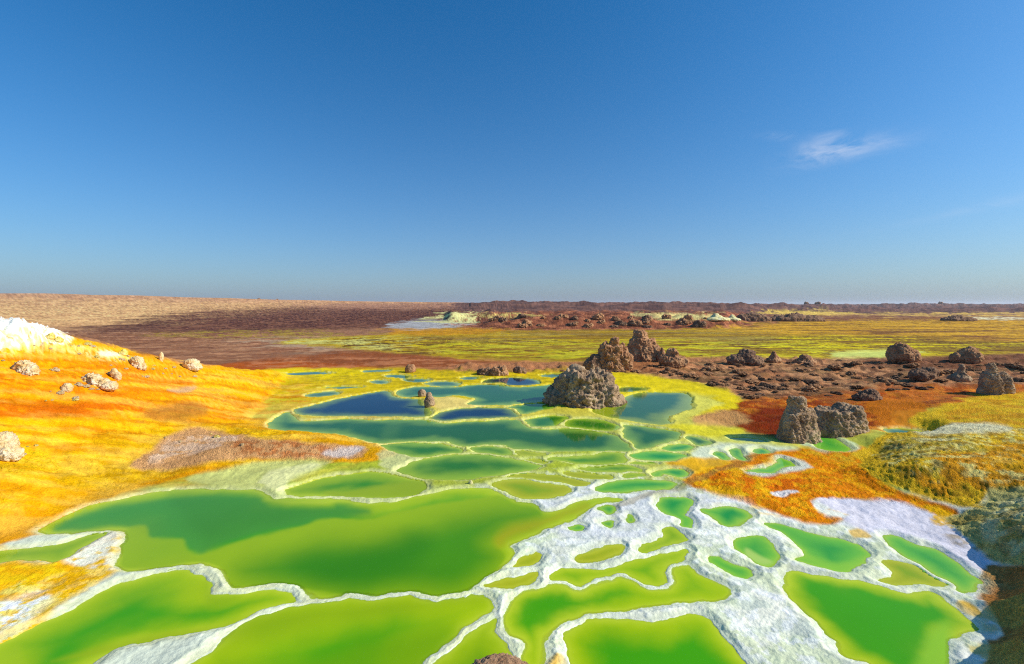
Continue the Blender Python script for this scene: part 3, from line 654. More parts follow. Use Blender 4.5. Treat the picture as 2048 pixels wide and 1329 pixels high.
def scale_col(nt, col, fac):
    n = nt.nodes.new('ShaderNodeVectorMath'); n.operation = 'SCALE'
    nt.links.new(col, n.inputs[0]); nt.links.new(fac, n.inputs['Scale'])
    return n.outputs[0]

gm, nt, b, o = node_mat('mineral_crust')
geo = nt.nodes.new('ShaderNodeNewGeometry'); pos = geo.outputs['Position']
ac = nt.nodes.new('ShaderNodeAttribute'); ac.attribute_name = 'mineral'
ar = nt.nodes.new('ShaderNodeAttribute'); ar.attribute_name = 'crust'
n1_ = tex(nt, 2.3, 6, .62, vec=pos); n2_ = tex(nt, 26, 6, .65, vec=pos); n3_ = tex(nt, .35, 6, .6, vec=pos)
vor = tex(nt, 34, kind='ShaderNodeTexVoronoi', vec=pos)
mixg = nt.nodes.new('ShaderNodeMix'); mixg.data_type = 'FLOAT'
nt.links.new(ar.outputs['Fac'], mixg.inputs[0]); nt.links.new(ramp_(nt, n2_.outputs['Fac'], .3, .7, .88, 1.1), mixg.inputs[2]); nt.links.new(ramp_(nt, n2_.outputs['Fac'], .3, .7, .66, 1.26), mixg.inputs[3])
f = mul_(nt, ramp_(nt, n1_.outputs['Fac'], .3, .7, .86, 1.12), mixg.outputs[0])
f = mul_(nt, f, ramp_(nt, n3_.outputs['Fac'], .3, .7, .9, 1.08))
nt.links.new(scale_col(nt, ac.outputs['Color'], f), b.inputs['Base Color'])
b.inputs['Roughness'].default_value = .78
b.inputs['Specular IOR Level'].default_value = .03
bump = nt.nodes.new('ShaderNodeBump'); bump.inputs['Distance'].default_value = .016; bump.inputs['Strength'].default_value = .6
nt.links.new(n2_.outputs['Fac'], bump.inputs['Height'])
bump2 = nt.nodes.new('ShaderNodeBump'); bump2.inputs['Distance'].default_value = .03
nt.links.new(mul_(nt, ar.outputs['Fac'], .8), bump2.inputs['Strength'])
nt.links.new(vor.outputs['Distance'], bump2.inputs['Height']); nt.links.new(bump.outputs[0], bump2.inputs['Normal'])
nt.links.new(bump2.outputs[0], b.inputs['Normal'])

me = mesh_np('ground', np.stack([X, Y, Z], 1), quads)
attr(me, 'mineral', 'FLOAT_COLOR', COLR); attr(me, 'crust', 'FLOAT', np.clip(ROUGHN, 0, 1))  # 'mineral' holds the mineral colours and the painted shade
me.materials.append(gm)
ground = bpy.data.objects.new('ground', me); COL.objects.link(ground)
ground['kind'] = 'structure'; ground['label'] = 'mineral crusted ground, orange and yellow near the pools, brown towards the horizon'

# water: coloured brine, clear where it thins out over the rim
wm, nt, b, o = node_mat('brine')
geo = nt.nodes.new('ShaderNodeNewGeometry'); pos = geo.outputs['Position']
ac = nt.nodes.new('ShaderNodeAttribute'); ac.attribute_name = 'brine'
ad = nt.nodes.new('ShaderNodeAttribute'); ad.attribute_name = 'depth'
nw = tex(nt, .9, 4, .5, vec=pos)
nt.links.new(scale_col(nt, ac.outputs['Color'], ramp_(nt, nw.outputs['Fac'], .3, .7, .95, 1.05)), b.inputs['Base Color'])
b.inputs['Roughness'].default_value = .06
b.inputs['IOR'].default_value = 1.333
b.inputs['Specular IOR Level'].default_value = .2
nb = tex(nt, 5, 3, .5, vec=pos)
bump = nt.nodes.new('ShaderNodeBump'); bump.inputs['Distance'].default_value = .01; bump.inputs['Strength'].default_value = .05
nt.links.new(nb.outputs['Fac'], bump.inputs['Height']); nt.links.new(bump.outputs[0], b.inputs['Normal'])
tr = nt.nodes.new('ShaderNodeBsdfTransparent'); tr.inputs['Color'].default_value = (.86, .97, .72, 1)
mix = nt.nodes.new('ShaderNodeMixShader')
nt.links.new(ramp_(nt, ad.outputs['Fac'], 0.0, .035, .55, 1.0), mix.inputs[0])
nt.links.new(tr.outputs[0], mix.inputs[1]); nt.links.new(b.outputs[0], mix.inputs[2]); nt.links.new(mix.outputs[0], o.inputs[0])

# ------------------------------------------------------------------ pool water
WCOL = np.zeros((len(X), 3), np.float32)
wu, wv = project(X, Y, 0)
wob = fbm2(X * .9, Y * .9, 3, 301)
for i, (tone, spread, lab, _) in enumerate(POOLS):
    s = np.nonzero(ID == i)[0]
    dp, sh = TONE[tone]
    k = sstep(0, spread, ins[s] * (1 + .5 * wob[s]) - .01)[:, None]
    WCOL[s] = lin(sh) + (lin(dp) - lin(sh)) * k
    e = np.exp(-np.maximum(ins[s], 0) / (.05 + .03 * wob[s]))[:, None]
    WCOL[s] += .7 * e * (lin((196, 206, 60)) - WCOL[s])
def wzone(txt, rgb, feather, alpha, pools):
    poly = catmull(trace(txt), 3)
    m = np.isin(ID, pools) & FRONT
    lo = poly.min(0) - feather; hi = poly.max(0) + feather
    s = np.nonzero(m & (wu > lo[0]) & (wu < hi[0]) & (wv > lo[1]) & (wv < hi[1]))[0]
    d = poly_sdf(wu[s] + 7 * noise2(X[s] * 2.2, Y[s] * 2.2, 311), wv[s] + 3.2 * noise2(X[s] * 2.2, Y[s] * 2.2, 312) + 1.5 * noise2(X[s] * 6, Y[s] * 6, 313), poly)
    a = (sstep(-feather, feather, d) * alpha)[:, None]
    WCOL[s] += a * (lin(rgb) - WCOL[s])
big = [0]
wzone('A 300 460 520 360 760 310 1100 262 1500 262 1560 320 1900 340 B 500 370 650 400 690 430 500 450 330 490 0 560 A 1250 560 1180 600 1080 560 1050 515 880 515 830 470 650 440 480 470', (72, 140, 40), 9, .9, big)
wzone('A 1000 250 1500 250 1900 340 B 600 390 700 430 480 445 A 1500 470 1250 560 1150 480', (60, 124, 22), 25, .5, big)
wzone('A 740 470 850 440 880 516 1060 516 1100 585 1180 620 1140 650 900 690 740 690 700 640', (138, 168, 8), 6, .9, big)
wzone('A 1090 640 1200 600 B 0 575 200 525 330 490 420 462 520 450 660 460 800 432 1000 385 1250 350 H 1000 440 1120 500 1240 520 1310 570 1250 640 B 1500 520 1440 560 1440 620 1500 690 1400 800 1250 900 600 905 300 860 0 850 A 1340 800 1310 700 1200 660', (140, 170, 0), 4, 1, big)
wzone('B -60 760 200 660 450 610 800 590 1000 520 1300 440 1640 400 1680 440 1480 520 1380 600 1450 690 1330 800 1180 880 900 860 600 895 350 850 120 820', (62, 132, 0), 40, .95, big)
wzone('B 250 720 600 640 850 560 1000 540 1050 620 900 760 700 840 450 850', (44, 118, 0), 36, .7, big)
wzone('B 1450 620 1430 560 1520 500 1640 470 H 1440 560 1600 500 1600 540 B 1560 560 1500 600', (158, 158, 6), 12, .9, big)
wzone('B 450 300 600 290 900 235 1040 250 1020 300 900 330 520 325', (140, 162, 6), 6, .95, [4])
wzone('B 860 170 960 130 960 200 1100 215 1350 205 1250 230 900 200', (140, 168, 30), 14, .8, [5])
wzone('A 60 1140 100 1120 180 1260 420 1300 200 1420 20 1380 -30 1200', (150, 178, 20), 10, .7, [2])
wzone('A 300 1220 700 1110 1000 1050 1300 1010 1760 862 1760 890 1300 1050 700 1160', (146, 168, 10), 10, .8, [2])
wzone('A 1210 760 1225 830 1400 850 1300 900 1190 880', (132, 166, 4), 14, .7, [2])
wzone('A 1300 1240 1700 1260 2048 1100 B 300 1180 800 1120 1200 1060 1000 1400 0 1500', (100, 150, 0), 40, .8, [3])
wzone('B 0 1000 -200 1200 400 1080 900 1020 1300 940 1330 910 400 960', (120, 152, 0), 30, .6, [3])
wzone('H 960 370 1030 360 1040 440 980 400', (170, 176, 10), 6, .8, [29])
wzone('E 940 400 1060 400 960 540 900 560', (90, 132, 50), 10, .35, [8])
wzone('D 460 660 500 640 700 690 860 660 740 750', (134, 186, 50), 7, .8, [48])
wzone('D 130 600 230 650 300 690 240 710 130 660', (168, 196, 90), 5, .9, [47])
wzone('D 1300 1100 1400 1100 1420 1400 1180 1400 1240 1200', (134, 186, 40), 20, .9, [51])
wzone('D 450 930 560 1050 700 1190 640 1180 480 1010', (150, 176, 30), 8, .8, [51])
wzone('F 400 620 660 610 660 670 540 690 450 660', (150, 160, 20), 5, .9, [15])
wzone('F 1000 640 1120 560 1120 660 990 720', (140, 160, 80), 8, .5, [15])
W2 = idx[::2]; 
colsel = np.concatenate([np.arange(0, 1151, 2)])
wi = idx[::2][:, colsel]
wq = np.stack([wi[:-1, :-1], wi[:-1, 1:], wi[1:, 1:], wi[1:, :-1]], -1).reshape(-1, 4)[:, ::-1]
for i, (tone, spread, lab, _) in enumerate(POOLS):
    keep = ((ID[wq] == i) & (D[wq] > -.04)).any(1)
    q = wq[keep]
    if not len(q): continue
    u_, inv = np.unique(q, return_inverse=True)
    z = np.full(len(u_), WATER_Z - .0011 * ((i * 5) % 11))     # every basin stands at its own level
    me = mesh_np('pool_water', np.stack([X[u_], Y[u_], z], 1), inv.reshape(-1, 4))
    c = WCOL[u_]; bad = ID[u_] != i
    if bad.any(): c[bad] = lin(TONE[tone][1])
    attr(me, 'brine', 'FLOAT_COLOR', np.clip(c * 1.1, .001, .9)); attr(me, 'depth', 'FLOAT', np.maximum(D[u_], 0))
    me.materials.append(wm)
    ob = bpy.data.objects.new('pool_water', me); COL.objects.link(ob)
    ob['kind'] = 'structure'; ob['label'] = lab

# ------------------------------------------------------------------ rocks
def rock_mat(name, c1, c2, c3, bumpd=.03, scale=1.0):
    m, nt, b, o = node_mat(name)
    tcn = nt.nodes.new('ShaderNodeTexCoord'); pos = tcn.outputs['Object']
    na = tex(nt, 3.0 * scale, 8, .65, vec=pos); nb = tex(nt, 16 * scale, 6, .7, vec=pos)
    vo = tex(nt, 22 * scale, kind='ShaderNodeTexVoronoi', vec=pos)
    cr = nt.nodes.new('ShaderNodeValToRGB'); e = cr.color_ramp.elements
    e[0].position = .33; e[0].color = (*lin(c1), 1); e[1].position = .68; e[1].color = (*lin(c3), 1)
    k = e.new(.5); k.color = (*lin(c2), 1)
    nt.links.new(na.outputs['Fac'], cr.inputs[0])
    nt.links.new(scale_col(nt, cr.outputs[0], ramp_(nt, nb.outputs['Fac'], .3, .7, .72, 1.18)), b.inputs['Base Color'])
    b.inputs['Roughness'].default_value = .9; b.inputs['Specular IOR Level'].default_value = .05
    b1 = nt.nodes.new('ShaderNodeBump'); b1.inputs['Distance'].default_value = bumpd; b1.inputs['Strength'].default_value = .9
    nt.links.new(nb.outputs['Fac'], b1.inputs['Height'])
    b2 = nt.nodes.new('ShaderNodeBump'); b2.inputs['Distance'].default_value = bumpd * .8; b2.inputs['Strength'].default_value = .6
    nt.links.new(vo.outputs['Distance'], b2.inputs['Height']); nt.links.new(b1.outputs[0], b2.inputs['Normal'])
    nt.links.new(b2.outputs[0], b.inputs['Normal'])
    return m
M_GREY = rock_mat('grey_brown_tufa', (136, 110, 86), (178, 148, 116), (210, 184, 148))
M_BROWN = rock_mat('rust_brown_tufa', (134, 94, 68), (182, 134, 96), (214, 170, 126))
M_DARK = rock_mat('dark_brown_clinker', (100, 76, 62), (144, 112, 88), (180, 144, 112))
M_PALE = rock_mat('pale_salt_rock', (224, 170, 90), (240, 210, 158), (250, 238, 214))
M_SULF = rock_mat('yellow_sulphur_rock', (236, 190, 50), (248, 224, 120), (252, 246, 210))
M_SALT = rock_mat('white_salt', (216, 206, 130), (232, 222, 160), (240, 234, 196))
M_CLAY = rock_mat('tan_pitted_rock', (150, 112, 82), (188, 148, 112), (212, 178, 142), .02, 2.0)

def worley(p, seed):
    i0 = np.floor(p).astype(np.int64); f1 = np.full(len(p), 9.0); f2 = f1.copy()
    for a in (-1, 0, 1):
        for b_ in (-1, 0, 1):
            for c in (-1, 0, 1):
                i = i0 + np.array([a, b_, c]); h = PERM[PERM[PERM[(i[:, 0] + seed) & 255] + (i[:, 1] & 255)] + (i[:, 2] & 255)] & 255
                q = i + .5 + .45 * G3[h]
                d = np.linalg.norm(p - q, axis=1); m = d < f1
                f2 = np.where(m, f1, np.minimum(f2, d)); f1 = np.where(m, d, f1)
    return f1, f2
def blob_mesh(name, lobes, voxel, seed, rough=.12, freq=1.4, ridge=.5):
    """lobes: (x, y, z, rx, ry, rz) in metres, pointed ones given rz negative (a cone); fused, then eroded by noise"""
    bm = bmesh.new()
    for (x, y, z, rx, ry, rz) in lobes:
        rz, tip = rz if isinstance(rz, tuple) else (rz, .16)
        if rz > 0:
            r = bmesh.ops.create_icosphere(bm, subdivisions=3, radius=1.0)
            bmesh.ops.scale(bm, vec=(rx, ry, rz), verts=r['verts']); bmesh.ops.translate(bm, vec=(x, y, z), verts=r['verts'])
        else:
            r = bmesh.ops.create_cone(bm, cap_ends=True, segments=14, radius1=1.0, radius2=tip, depth=2.0)
            bmesh.ops.scale(bm, vec=(rx, ry, -rz), verts=r['verts']); bmesh.ops.translate(bm, vec=(x, y, z), verts=r['verts'])
    me = bpy.data.meshes.new('tmp'); bm.to_mesh(me); bm.free()
    ob = bpy.data.objects.new('tmp', me); COL.objects.link(ob)
    md = ob.modifiers.new('fuse', 'REMESH'); md.mode = 'VOXEL'; md.voxel_size = voxel
    dg = bpy.context.evaluated_depsgraph_get()
    m2 = bpy.data.meshes.new_from_object(ob.evaluated_get(dg))
    bpy.data.objects.remove(ob); bpy.data.meshes.remove(me)
    n = len(m2.vertices); co = np.empty(n * 3, np.float32); no = np.empty(n * 3, np.float32)
    m2.vertices.foreach_get('co', co); m2.vertex_normals.foreach_get('vector', no)
    co = co.reshape(-1, 3); no = no.reshape(-1, 3)
    S = max(l[3] for l in lobes)
    p = co / S * freq
    warp = np.stack([fbm3(p * .8, 2, seed + 50), fbm3(p * .8, 2, seed + 60), fbm3(p * .8, 2, seed + 70)], 1)
    low = fbm3(p + warp * .4, 3, seed); rg = fbm3(p * 2.2 + warp * .5, 4, seed + 5, .6, True)
    hi = fbm3(p * 7, 3, seed + 9, .62)
    flute = fbm3(p * np.array([3.4, 3.4, 1.1]) + warp * .7, 3, seed + 21, .6, True)
    vhi = fbm3(p * 15, 2, seed + 33, .6, True)
    disp = S * rough * (1.1 * low + ridge * 1.2 * (rg - .35) + ridge * .7 * (flute - .35) + .46 * hi + .34 * (vhi - .3))
    f1, f2 = worley(p * 1.9 + warp * .5, seed); g1, g2 = worley(p * 4.6 + warp * .8, seed + 3)
    disp += S * rough * ridge * (.35 * (f1 - .45) - .55 * np.exp(-((f2 - f1) / .06)) * (f1 > .35) + .18 * (g1 - .45))
    co = co + no * disp[:, None]
    m2.vertices.foreach_set('co', co.astype(np.float32).ravel())
    m2.polygons.foreach_set('use_smooth', np.ones(len(m2.polygons), bool))
    m2.update(); m2.name = name
    return m2
RU, RV = project(X, Y, Z)
FI = np.nonzero(FRONT & (RAD < 120))[0]
def hit(u, v):
    """where the sight line through survey point (u, v) meets the ground"""
    d = (RU[FI] - u) ** 2 + (RV[FI] - v) ** 2
    near_ = np.nonzero(d < 7.0)[0]
    k = near_[np.argmin(RAD[FI[near_]])] if len(near_) else np.argmin(d)
    j = FI[k]; return Vector((X[j], Y[j], Z[j]))
def thing(name, me, loc, mat, label, cat, group=None, rz=0.0, sc=None):
    if mat is not None:
        me.materials.clear(); me.materials.append(mat)
    ob = bpy.data.objects.new(name, me); COL.objects.link(ob)
    ob.location = loc; ob.rotation_euler[2] = rz
    if sc: ob.scale = sc
    ob['label'] = label; ob['category'] = cat
    if group: ob['group'] = group
    return ob
_seed = [0]
rnd0 = random.Random(12)
def rock(name, u0, u1, vt, vb, lobes, mat, label, cat='rock', rough=.12, freq=1.4, ridge=.5, res=46, z=None, group=None, ub=None, sink=0.0):
    """lobes in fractions: x of the width from its middle, y of the width, z of the height, radii likewise"""
    p = hit((u0 + u1) / 2 if ub is None else ub, vb)
    W = (u1 - u0) / F * p.y; Hh = (vb - vt) / F * p.y
    off = ((u0 + u1) / 2 - UC) / F * p.y - p.x
    L = [(x * W + off, y * W, zz * Hh, rx * W, ry * W, (rz[0] * Hh, rz[1]) if isinstance(rz, tuple) else rz * Hh) for (x, y, zz, rx, ry, rz) in lobes]
    _seed[0] += 11
    me = blob_mesh(name, L, max(W, Hh) / res, _seed[0], rough, freq, ridge)
    return thing(name, me, p + Vector((0, .18 * W, -.02 - sink * Hh)), mat, label, cat, group)

rock('boulder', 1100, 1243, 741, 806, [(.02, 0, .36, .52, .38, (-.5, .70)), (-.10, .04, .62, .17, .2, (-.36, .3)), (.26, .05, .62, .16, .18, (-.36, .35)), (-.36, -.02, .12, .18, .2, .30), (.40, -.06, .05, .14, .14, .2), (.08, .05, .6, .24, .22, .22)],
     M_GREY, 'large craggy grey brown boulder standing in the teal pools', 'boulder', .13, 1.7, .8, 64)
rock('rock', 1243, 1258, 798, 812, [(0, 0, .3, .4, .4, .45), (.05, 0, .7, .2, .2, .3)], M_DARK, 'small dark stone in the water right of the large boulder', res=22)
rock('rock_spire', 1176, 1202, 727, 752, [(0, 0, .2, .42, .4, .4), (-.1, 0, .48, .42, .36, -.54), (.25, 0, .35, .25, .25, .4)], M_GREY, 'small pointed rock right behind the large boulder', 'rock', .14, 1.6, .7, 30)
rock('rock_cone', 1252, 1322, 660, 716, [(.02, 0, .28, .58, .46, (-.42, .62)), (-.04, 0, .60, .36, .34, (-.38, .35)), (-.05, 0, .82, .12, .12, .16), (.26, -.1, .2, .28, .25, .36)], M_BROWN, 'tallest domed brown rock of the cluster on the far shore', 'rock', .10, 1.5, .6, 56)
rock('rock_outcrop', 1195, 1262, 677, 740, [(-.05, 0, .32, .50, .40, (-.46, .6)), (.03, 0, .68, .22, .22, (-.34, .5)), (-.26, 0, .52, .18, .2, (-.36, .2)), (.26, .0, .30, .32, .3, .34), (.32, .1, .55, .13, .14, .3)], M_BROWN, 'jagged brown outcrop left of the tallest domed rock', 'rock', .13, 1.7, .8, 56)
rock('rock', 1168, 1206, 706, 740, [(0, 0, .3, .5, .4, .5), (.1, 0, .6, .3, .3, .4)], M_DARK, 'dark lump at the left foot of the jagged brown outcrop', rough=.16, res=30)
rock('rock', 1313, 1338, 696, 720, [(0, 0, .2, .45, .4, .35), (0, 0, .48, .45, .4, -.54)], M_BROWN, 'small tan rock at the right foot of the tallest domed rock', res=24)
rock('rock', 1325, 1378, 697, 730, [(-.05, 0, .25, .5, .4, .4), (-.05, 0, .6, .2, .2, .42), (.25, 0, .2, .3, .3, .3)], M_BROWN, 'low brown rock with a knob, right end of the far shore cluster', rough=.15, res=34)
rock('boulder', 1562, 1650, 795, 880, [(.02, .06, .47, .48, .36, (-.52, .34)), (-.18, -.08, .22, .34, .30, (-.40, .35)), (.22, .05, .30, .34, .28, (-.44, .4))], M_GREY, 'pointed grey boulder, taller of the pair by the red brown ground', 'boulder', .075, 2.0, .9, 64)
rock('boulder', 1636, 1748, 810, 868, [(-.06, 0, .34, .48, .36, (-.46, .66)), (.22, .02, .44, .30, .28, (-.46, .6)), (.16, .06, .74, .2, .2, .24), (-.36, -.05, .1, .2, .2, .3)], M_GREY, 'broad rounded grey boulder right of the pointed one', 'boulder', .075, 2.0, .9, 64)
rock('boulder', 1786, 1842, 688, 722, [(0, 0, .3, .46, .4, .5), (-.1, 0, .6, .28, .28, .4), (.3, 0, .2, .25, .25, .4)], M_BROWN, 'rounded brown boulder at the edge of the lime flat, left one of two', 'boulder', .12, 1.7, .8, 40)
rock('boulder', 1914, 1968, 693, 724, [(.1, 0, .35, .38, .38, .55), (.2, 0, .6, .22, .22, .38), (-.35, 0, .25, .18, .2, .35)], M_BROWN, 'rounded brown boulder at the edge of the lime flat, right one of two', 'boulder', .12, 1.7, .8, 40)
rock('rock_spire', 1972, 2030, 729, 786, [(-.12, 0, .48, .40, .36, -.54), (-.14, 0, .3, .3, .3, .46), (.25, 0, .25, .28, .28, .42), (.32, 0, .5, .14, .14, .2)], M_GREY, 'twin peaked grey rock near the right edge on the brown field', 'rock', .11, 1.8, .9, 50)
rock('rock', 1906, 1944, 729, 762, [(0, 0, .15, .5, .4, .3), (.1, 0, .48, .42, .36, -.54)], M_GREY, 'pointed brown rock left of the twin peaked grey rock', rough=.12, res=30)
rock('rock', 1832, 1884, 734, 760, [(-.1, 0, .2, .45, .35, .5), (.2, .1, .4, .3, .3, .4)], M_DARK, 'low dark broken rock left of the pointed brown rock', rough=.16, res=32)
rock('rock', 1715, 1768, 778, 800, [(0, 0, .2, .5, .35, .5), (.15, 0, .5, .26, .25, .4)], M_DARK, 'low dark jagged rock on the orange ground behind the boulder pair', rough=.18, res=32)
rock('rock', 1463, 1530, 698, 728, [(0, 0, .1, .55, .3, .5), (.05, 0, .5, .24, .2, .45), (-.3, 0, .2, .25, .2, .35), (.3, 0, .2, .25, .2, .4)], M_DARK, 'dark humped rock against the lime flat, left of two small cones', rough=.15, res=40)
rock('rock', 1536, 1566, 704, 724, [(0, 0, .1, .5, .4, .3), (0, 0, .48, .46, .4, -.54)], M_BROWN, 'small brown cone against the lime flat, left one of two', res=26)
rock('rock', 1592, 1636, 707, 726, [(0, 0, .1, .5, .35, .5), (.05, 0, .5, .26, .25, .45)], M_BROWN, 'small brown cone against the lime flat, right one of two', res=30)
rock('rock', 834, 852, 775, 791, [(0, 0, .4, .45, .4, .55)], M_GREY, 'small brown stone in the pools, upper one of a pair', res=22)
rock('rock', 846, 870, 782, 812, [(0, 0, .3, .42, .4, .5), (-.05, 0, .65, .24, .24, .36)], M_GREY, 'upright brown stone in the pools, lower one of a pair', res=28)
rock('rock', 808, 832, 727, 743, [(0, 0, .4, .46, .4, .6)], M_BROWN, 'lone brown stone on the far yellow shore', res=22)
rock('rock', 955, 985, 730, 749, [(-.1, 0, .2, .45, .3, .5), (.2, 0, .4, .25, .25, .4)], M_DARK, 'jagged dark rock on the far shore, left one of two', rough=.18, res=26)
rock('rock', 980, 1016, 728, 750, [(0, 0, .2, .5, .3, .5), (.2, 0, .5, .25, .25, .45)], M_BROWN, 'jagged brown rock on the far shore, right one of two', rough=.18, res=28)
rock('rock', 1026, 1052, 730, 746, [(0, 0, .2, .5, .3, .6)], M_DARK, 'low dark rock between the far shore rocks and the big cluster', rough=.18, res=22)
# pale rocks on the left mound
rock('rock', 24, 64, 712, 742, [(-.1, 0, .4, .4, .35, .55), (.25, 0, .2, .26, .25, .4)], M_PALE, 'pale rock below the white peak of the orange mound', rough=.24, ridge=.9, sink=.22, res=36)
rock('rock', 120, 141, 767, 784, [(0, 0, .4, .45, .4, .58)], M_PALE, 'small round pale rock on the orange mound', res=22)
rock('rock', 158, 200, 737, 766, [(-.1, 0, .35, .36, .3, .5), (.15, -.05, .3, .3, .28, .5)], M_PALE, 'upper pale rock of a broken pair on the orange mound', rough=.24, ridge=.9, sink=.28, res=34)
rock('rock', 186, 228, 752, 778, [(-.2, 0, .4, .3, .28, .4), (.1, 0, .25, .36, .28, .36)], M_PALE, 'lower pale rock of a broken pair on the orange mound', rough=.14, ridge=.9, res=34)
rock('rock', 256, 285, 707, 732, [(-.05, 0, .4, .4, .36, .55), (.3, 0, .1, .24, .22, .3)], M_PALE, 'pale knobbly rock on the crest of the orange mound', rough=.24, ridge=.9, sink=.22, res=30)
rock('rock', 316, 326, 704, 722, [(0, 0, .4, .45, .4, .6)], M_PALE, 'thin upright pale stone on the crest of the orange mound', res=24)
rock('rock', 362, 396, 715, 740, [(0, 0, .35, .42, .36, .5), (.25, 0, .15, .3, .28, .3)], M_PALE, 'tan rock where the mound crest meets the brown plain', rough=.13, ridge=.8, res=30)
rock('rock', 218, 240, 732, 756, [(-.2, 0, .5, .3, .25, .4), (.15, 0, .2, .3, .25, .4)], M_PALE, 'slanting slim pale rock left of the knobbly crest rock', rough=.12, res=26)
rock('rock', -40, 26, 862, 916, [(-.1, 0, .35, .42, .36, .55), (.25, -.05, .15, .28, .25, .35)], M_PALE, 'pinkish pale rock cut by the left edge of the view', rough=.12, ridge=.8, res=44)
for (u, v, w, h, lab) in ((36, 652, 9, 8, 'small spiky sulphur knob on top of the white peak'), (98, 670, 8, 8, 'yellow sulphur knob right of the white peak'),
                          (114, 678, 9, 7, 'pale sulphur knob between the white peak and the ridge'), (244, 705, 9, 9, 'yellow sulphur knob left of the knobbly crest rock'),
                          (168, 694, 14, 7, 'flat orange knob halfway along the mound crest')):
    rock('sulphur_knob', u - w, u + w, v - h, v + 4, [(0, 0, .3, .42, .36, .45), (.05, 0, .62, .2, .2, .34)], M_SULF, lab, 'rock', .16, 1.8, .8, 22)
# rock at the very bottom of the view
p = at(1000, 1312, .3)
me = blob_mesh('boulder', [(0, 0, 0, .36, .30, .30), (.18, -.05, -.05, .25, .25, .22), (-.2, .0, -.08, .24, .25, .2)], .012, 901, .05, 2.2, .8)
thing('boulder', me, Vector((p.x, p.y - .14, .03)), M_CLAY, 'tan pitted rock top at the bottom edge of the view', 'boulder')
# pale crumbs of crust on the mound
crumbs = []
for k in range(5):
    me = blob_mesh('crust_fragment', [(0, 0, .1, .5, .4, .3), (rnd0.uniform(-.2, .2), 0, .25, .3, .3, .25)], .09, 700 + k * 7, .25, 1.8, .8); me.materials.append((M_PALE, M_PALE, M_SULF)[k % 3]); crumbs.append(me)
for (cu, cv, sp, n) in ((60, 735, 45, 9), (200, 770, 40, 10), (300, 740, 50, 10), (130, 790, 60, 6), (380, 745, 30, 6), (40, 905, 55, 8), (420, 880, 70, 8), (110, 700, 60, 10), (230, 715, 40, 8)):
    for _ in range(n):
        p = hit(max(-20, rnd0.gauss(cu, sp * .6)), rnd0.gauss(cv, 7)); sz = rnd0.choice((.03, .04, .05, .07, .1))
        thing('crust_fragment', rnd0.choice(crumbs), p - Vector((0, 0, .03 * sz)), None, 'small pale crust fragment lying on the orange mound', 'stone', 'crust fragments on the orange mound', rnd0.uniform(0, 6.28), (sz * 1.4, sz * 1.2, sz * rnd0.uniform(.7, 1.2)))
# white salt lumps and far salt heaps
rock('salt_lump', 936, 946, 956, 966, [(0, 0, .4, .45, .4, .5)], M_SALT, 'small bright white salt lump on the rim between the middle pools', 'salt lump', res=16)
for (u0, u1, vt, vb, lab) in ((1410, 1462, 627, 642, 'pale yellow salt heap at the right end of the rubble ridge, left one of two'), (1452, 1484, 629, 642, 'pale yellow salt heap at the right end of the rubble ridge, right one of two')):
    rock('salt_heap', u0, u1, vt, vb, [(0, 0, .1, .5, .4, .3), (0, 0, .4, .38, .3, -.5)], M_SALT, lab, 'salt heap', .07, 1.5, .6, 26)
for (u0, u1, vt, vb, lab) in ((1476, 1546, 620, 641, 'dark brown hummock right of the pale salt heaps'), (1546, 1656, 625, 641, 'long dark brown hummock on the far shore'), (1895, 1960, 628, 640, 'dark brown hummock on the far shore near the right edge')):
    rock('hummock', u0, u1, vt, vb, [(-.1, 0, .1, .4, .2, .6), (.2, 0, .1, .34, .2, .55), (-.3, 0, .1, .2, .15, .5), (0, 0, .45, .25, .15, .35)], M_DARK, lab, 'mound', .10, 2.2, .8, 44)

# rubble stones: individuals strewn over the brown field, far shore and ridge
rnd = random.Random(5)
protos = []
for k in range(6):
    L = [(0, 0, .12, .5, .42, .3)] + [(rnd.uniform(-.3, .3), rnd.uniform(-.2, .2), rnd.uniform(.1, .3), rnd.uniform(.18, .3), rnd.uniform(.18, .3), rnd.uniform(.2, .38)) for _ in range(3)]
    me = blob_mesh('rubble_stone', L, .04, 400 + k * 13, .30, 2.0, .9); me.materials.append((M_DARK, M_BROWN, M_BROWN)[k % 3]); protos.append(me)
fieldp = catmull(trace('1000 736 1200 738 1340 722 1480 728 1660 724 1900 726 2048 722 2048 772 1900 776 1720 790 1600 796 1500 798 1420 772 1340 760 1200 748'), 3)
spots = []
tries = 0
while len(spots) < 150 and tries < 20000:
    tries += 1
    u = rnd.uniform(960, 2060); v = 724 + 78 * rnd.random() ** 1.1
    if poly_sdf(np.array([u]), np.array([v]), fieldp)[0] < 1: continue
    if fbm2(np.array([u * .016]), np.array([v * .05]), 2, 9)[0] < -.05 and rnd.random() < .7: continue
    if any(abs(u - a) < 11 and abs(v - b_) < 4 for a, b_ in spots): continue
    spots.append((u, v))
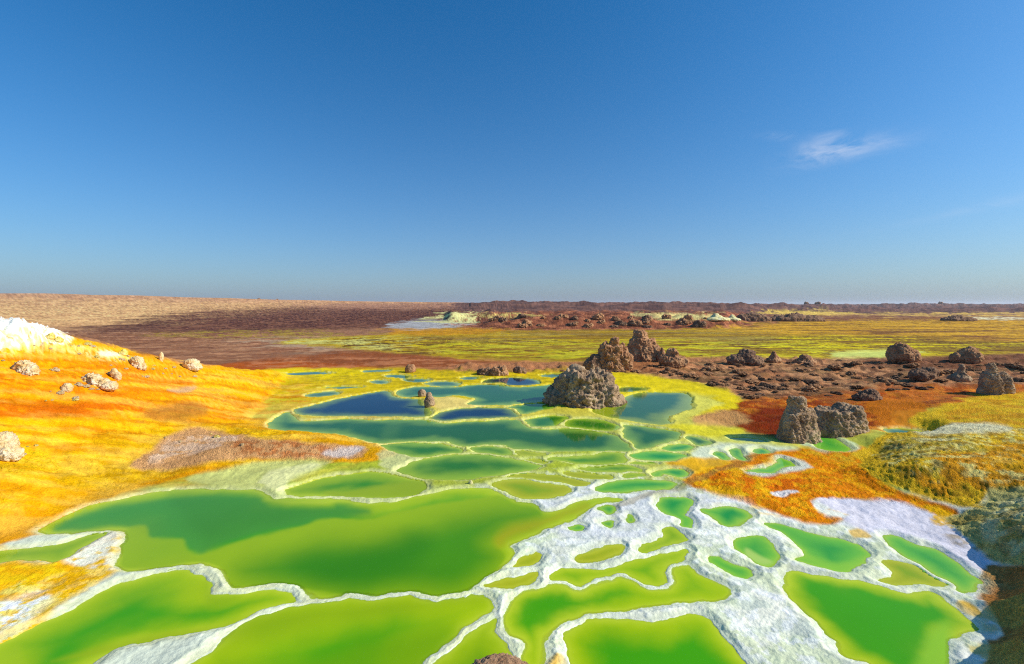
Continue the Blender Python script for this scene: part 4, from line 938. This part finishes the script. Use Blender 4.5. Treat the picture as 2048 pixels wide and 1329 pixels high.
for (u, v) in spots:
    p = hit(u, v); s = rnd.choice((.12, .15, .18, .24, .34)) * rnd.uniform(.8, 1.2) * (p.y / 17) ** .5
    thing('rubble_stone', rnd.choice(protos), p + Vector((0, 0, -.03 * s)), None, 'brown clinker stone among the rubble on the brown field', 'stone', 'clinker stones strewn over the brown field', rnd.uniform(0, 6.28), (s * 1.5, s * 1.2, s * rnd.uniform(.35, .8)))
for k in range(46):
    u = rnd.uniform(985, 1470); v = rnd.uniform(634, 654); p = hit(u, v); s = rnd.uniform(.5, 1.3)
    thing('ridge_rock', rnd.choice(protos), p + Vector((0, 0, -.1)), None, 'brown rock on the long rubble ridge across the lime flat', 'rock', 'rocks on the far rubble ridge', rnd.uniform(0, 6.28), (s * 1.1, s * 1.0, s * rnd.uniform(.6, 1.1)))
# low pinnacles on the skyline
for (u, s, lab) in ((519, 2.2, 'tiny cairn like rock on the left skyline, left one'), (556, 1.6, 'tiny cairn like rock on the left skyline, right one'), (1610, 3.4, 'small pinnacle on the right skyline, left one'),
                    (1636, 3.8, 'small pinnacle on the right skyline, right one'), (1722, 3.0, 'small rock on the skyline left of the far hills'), (1880, 5, 'blocky summit rock on the far right hills')):
    m = np.nonzero(FRONT & (np.abs(Uf - u) < 3) & (RAD > 150) & (RAD < 900))[0]
    j = m[np.argmin(RV[m])]
    thing('skyline_rock', protos[u % 6], Vector((X[j], Y[j], Z[j] - .2)), None, lab, 'rock', None, u, (s, s, s * .9))

# ------------------------------------------------------------------ dusty air over the plain
def build_haze(density):
    bm = bmesh.new(); bmesh.ops.create_cube(bm, size=1.0)
    me = bpy.data.meshes.new('haze'); bm.to_mesh(me); bm.free()
    ob = bpy.data.objects.new('haze', me); COL.objects.link(ob)
    top = float(max(Z.max(), H0)) + 4.0; bot = float(Z.min()) - 1.0
    ob.scale = (30000, 30000, top - bot); ob.location = (0, 0, (top + bot) / 2)
    m = bpy.data.materials.new('dusty_air'); m.use_nodes = True; n = m.node_tree.nodes; n.clear()
    v = n.new('ShaderNodeVolumePrincipled'); v.inputs['Color'].default_value = (.86, .90, .98, 1); v.inputs['Density'].default_value = density; v.inputs['Anisotropy'].default_value = .2
    o = n.new('ShaderNodeOutputMaterial'); m.node_tree.links.new(v.outputs[0], o.inputs['Volume'])
    me.materials.append(m); ob['kind'] = 'stuff'; ob['label'] = 'thin dusty haze over the plain'
build_haze(.00022)
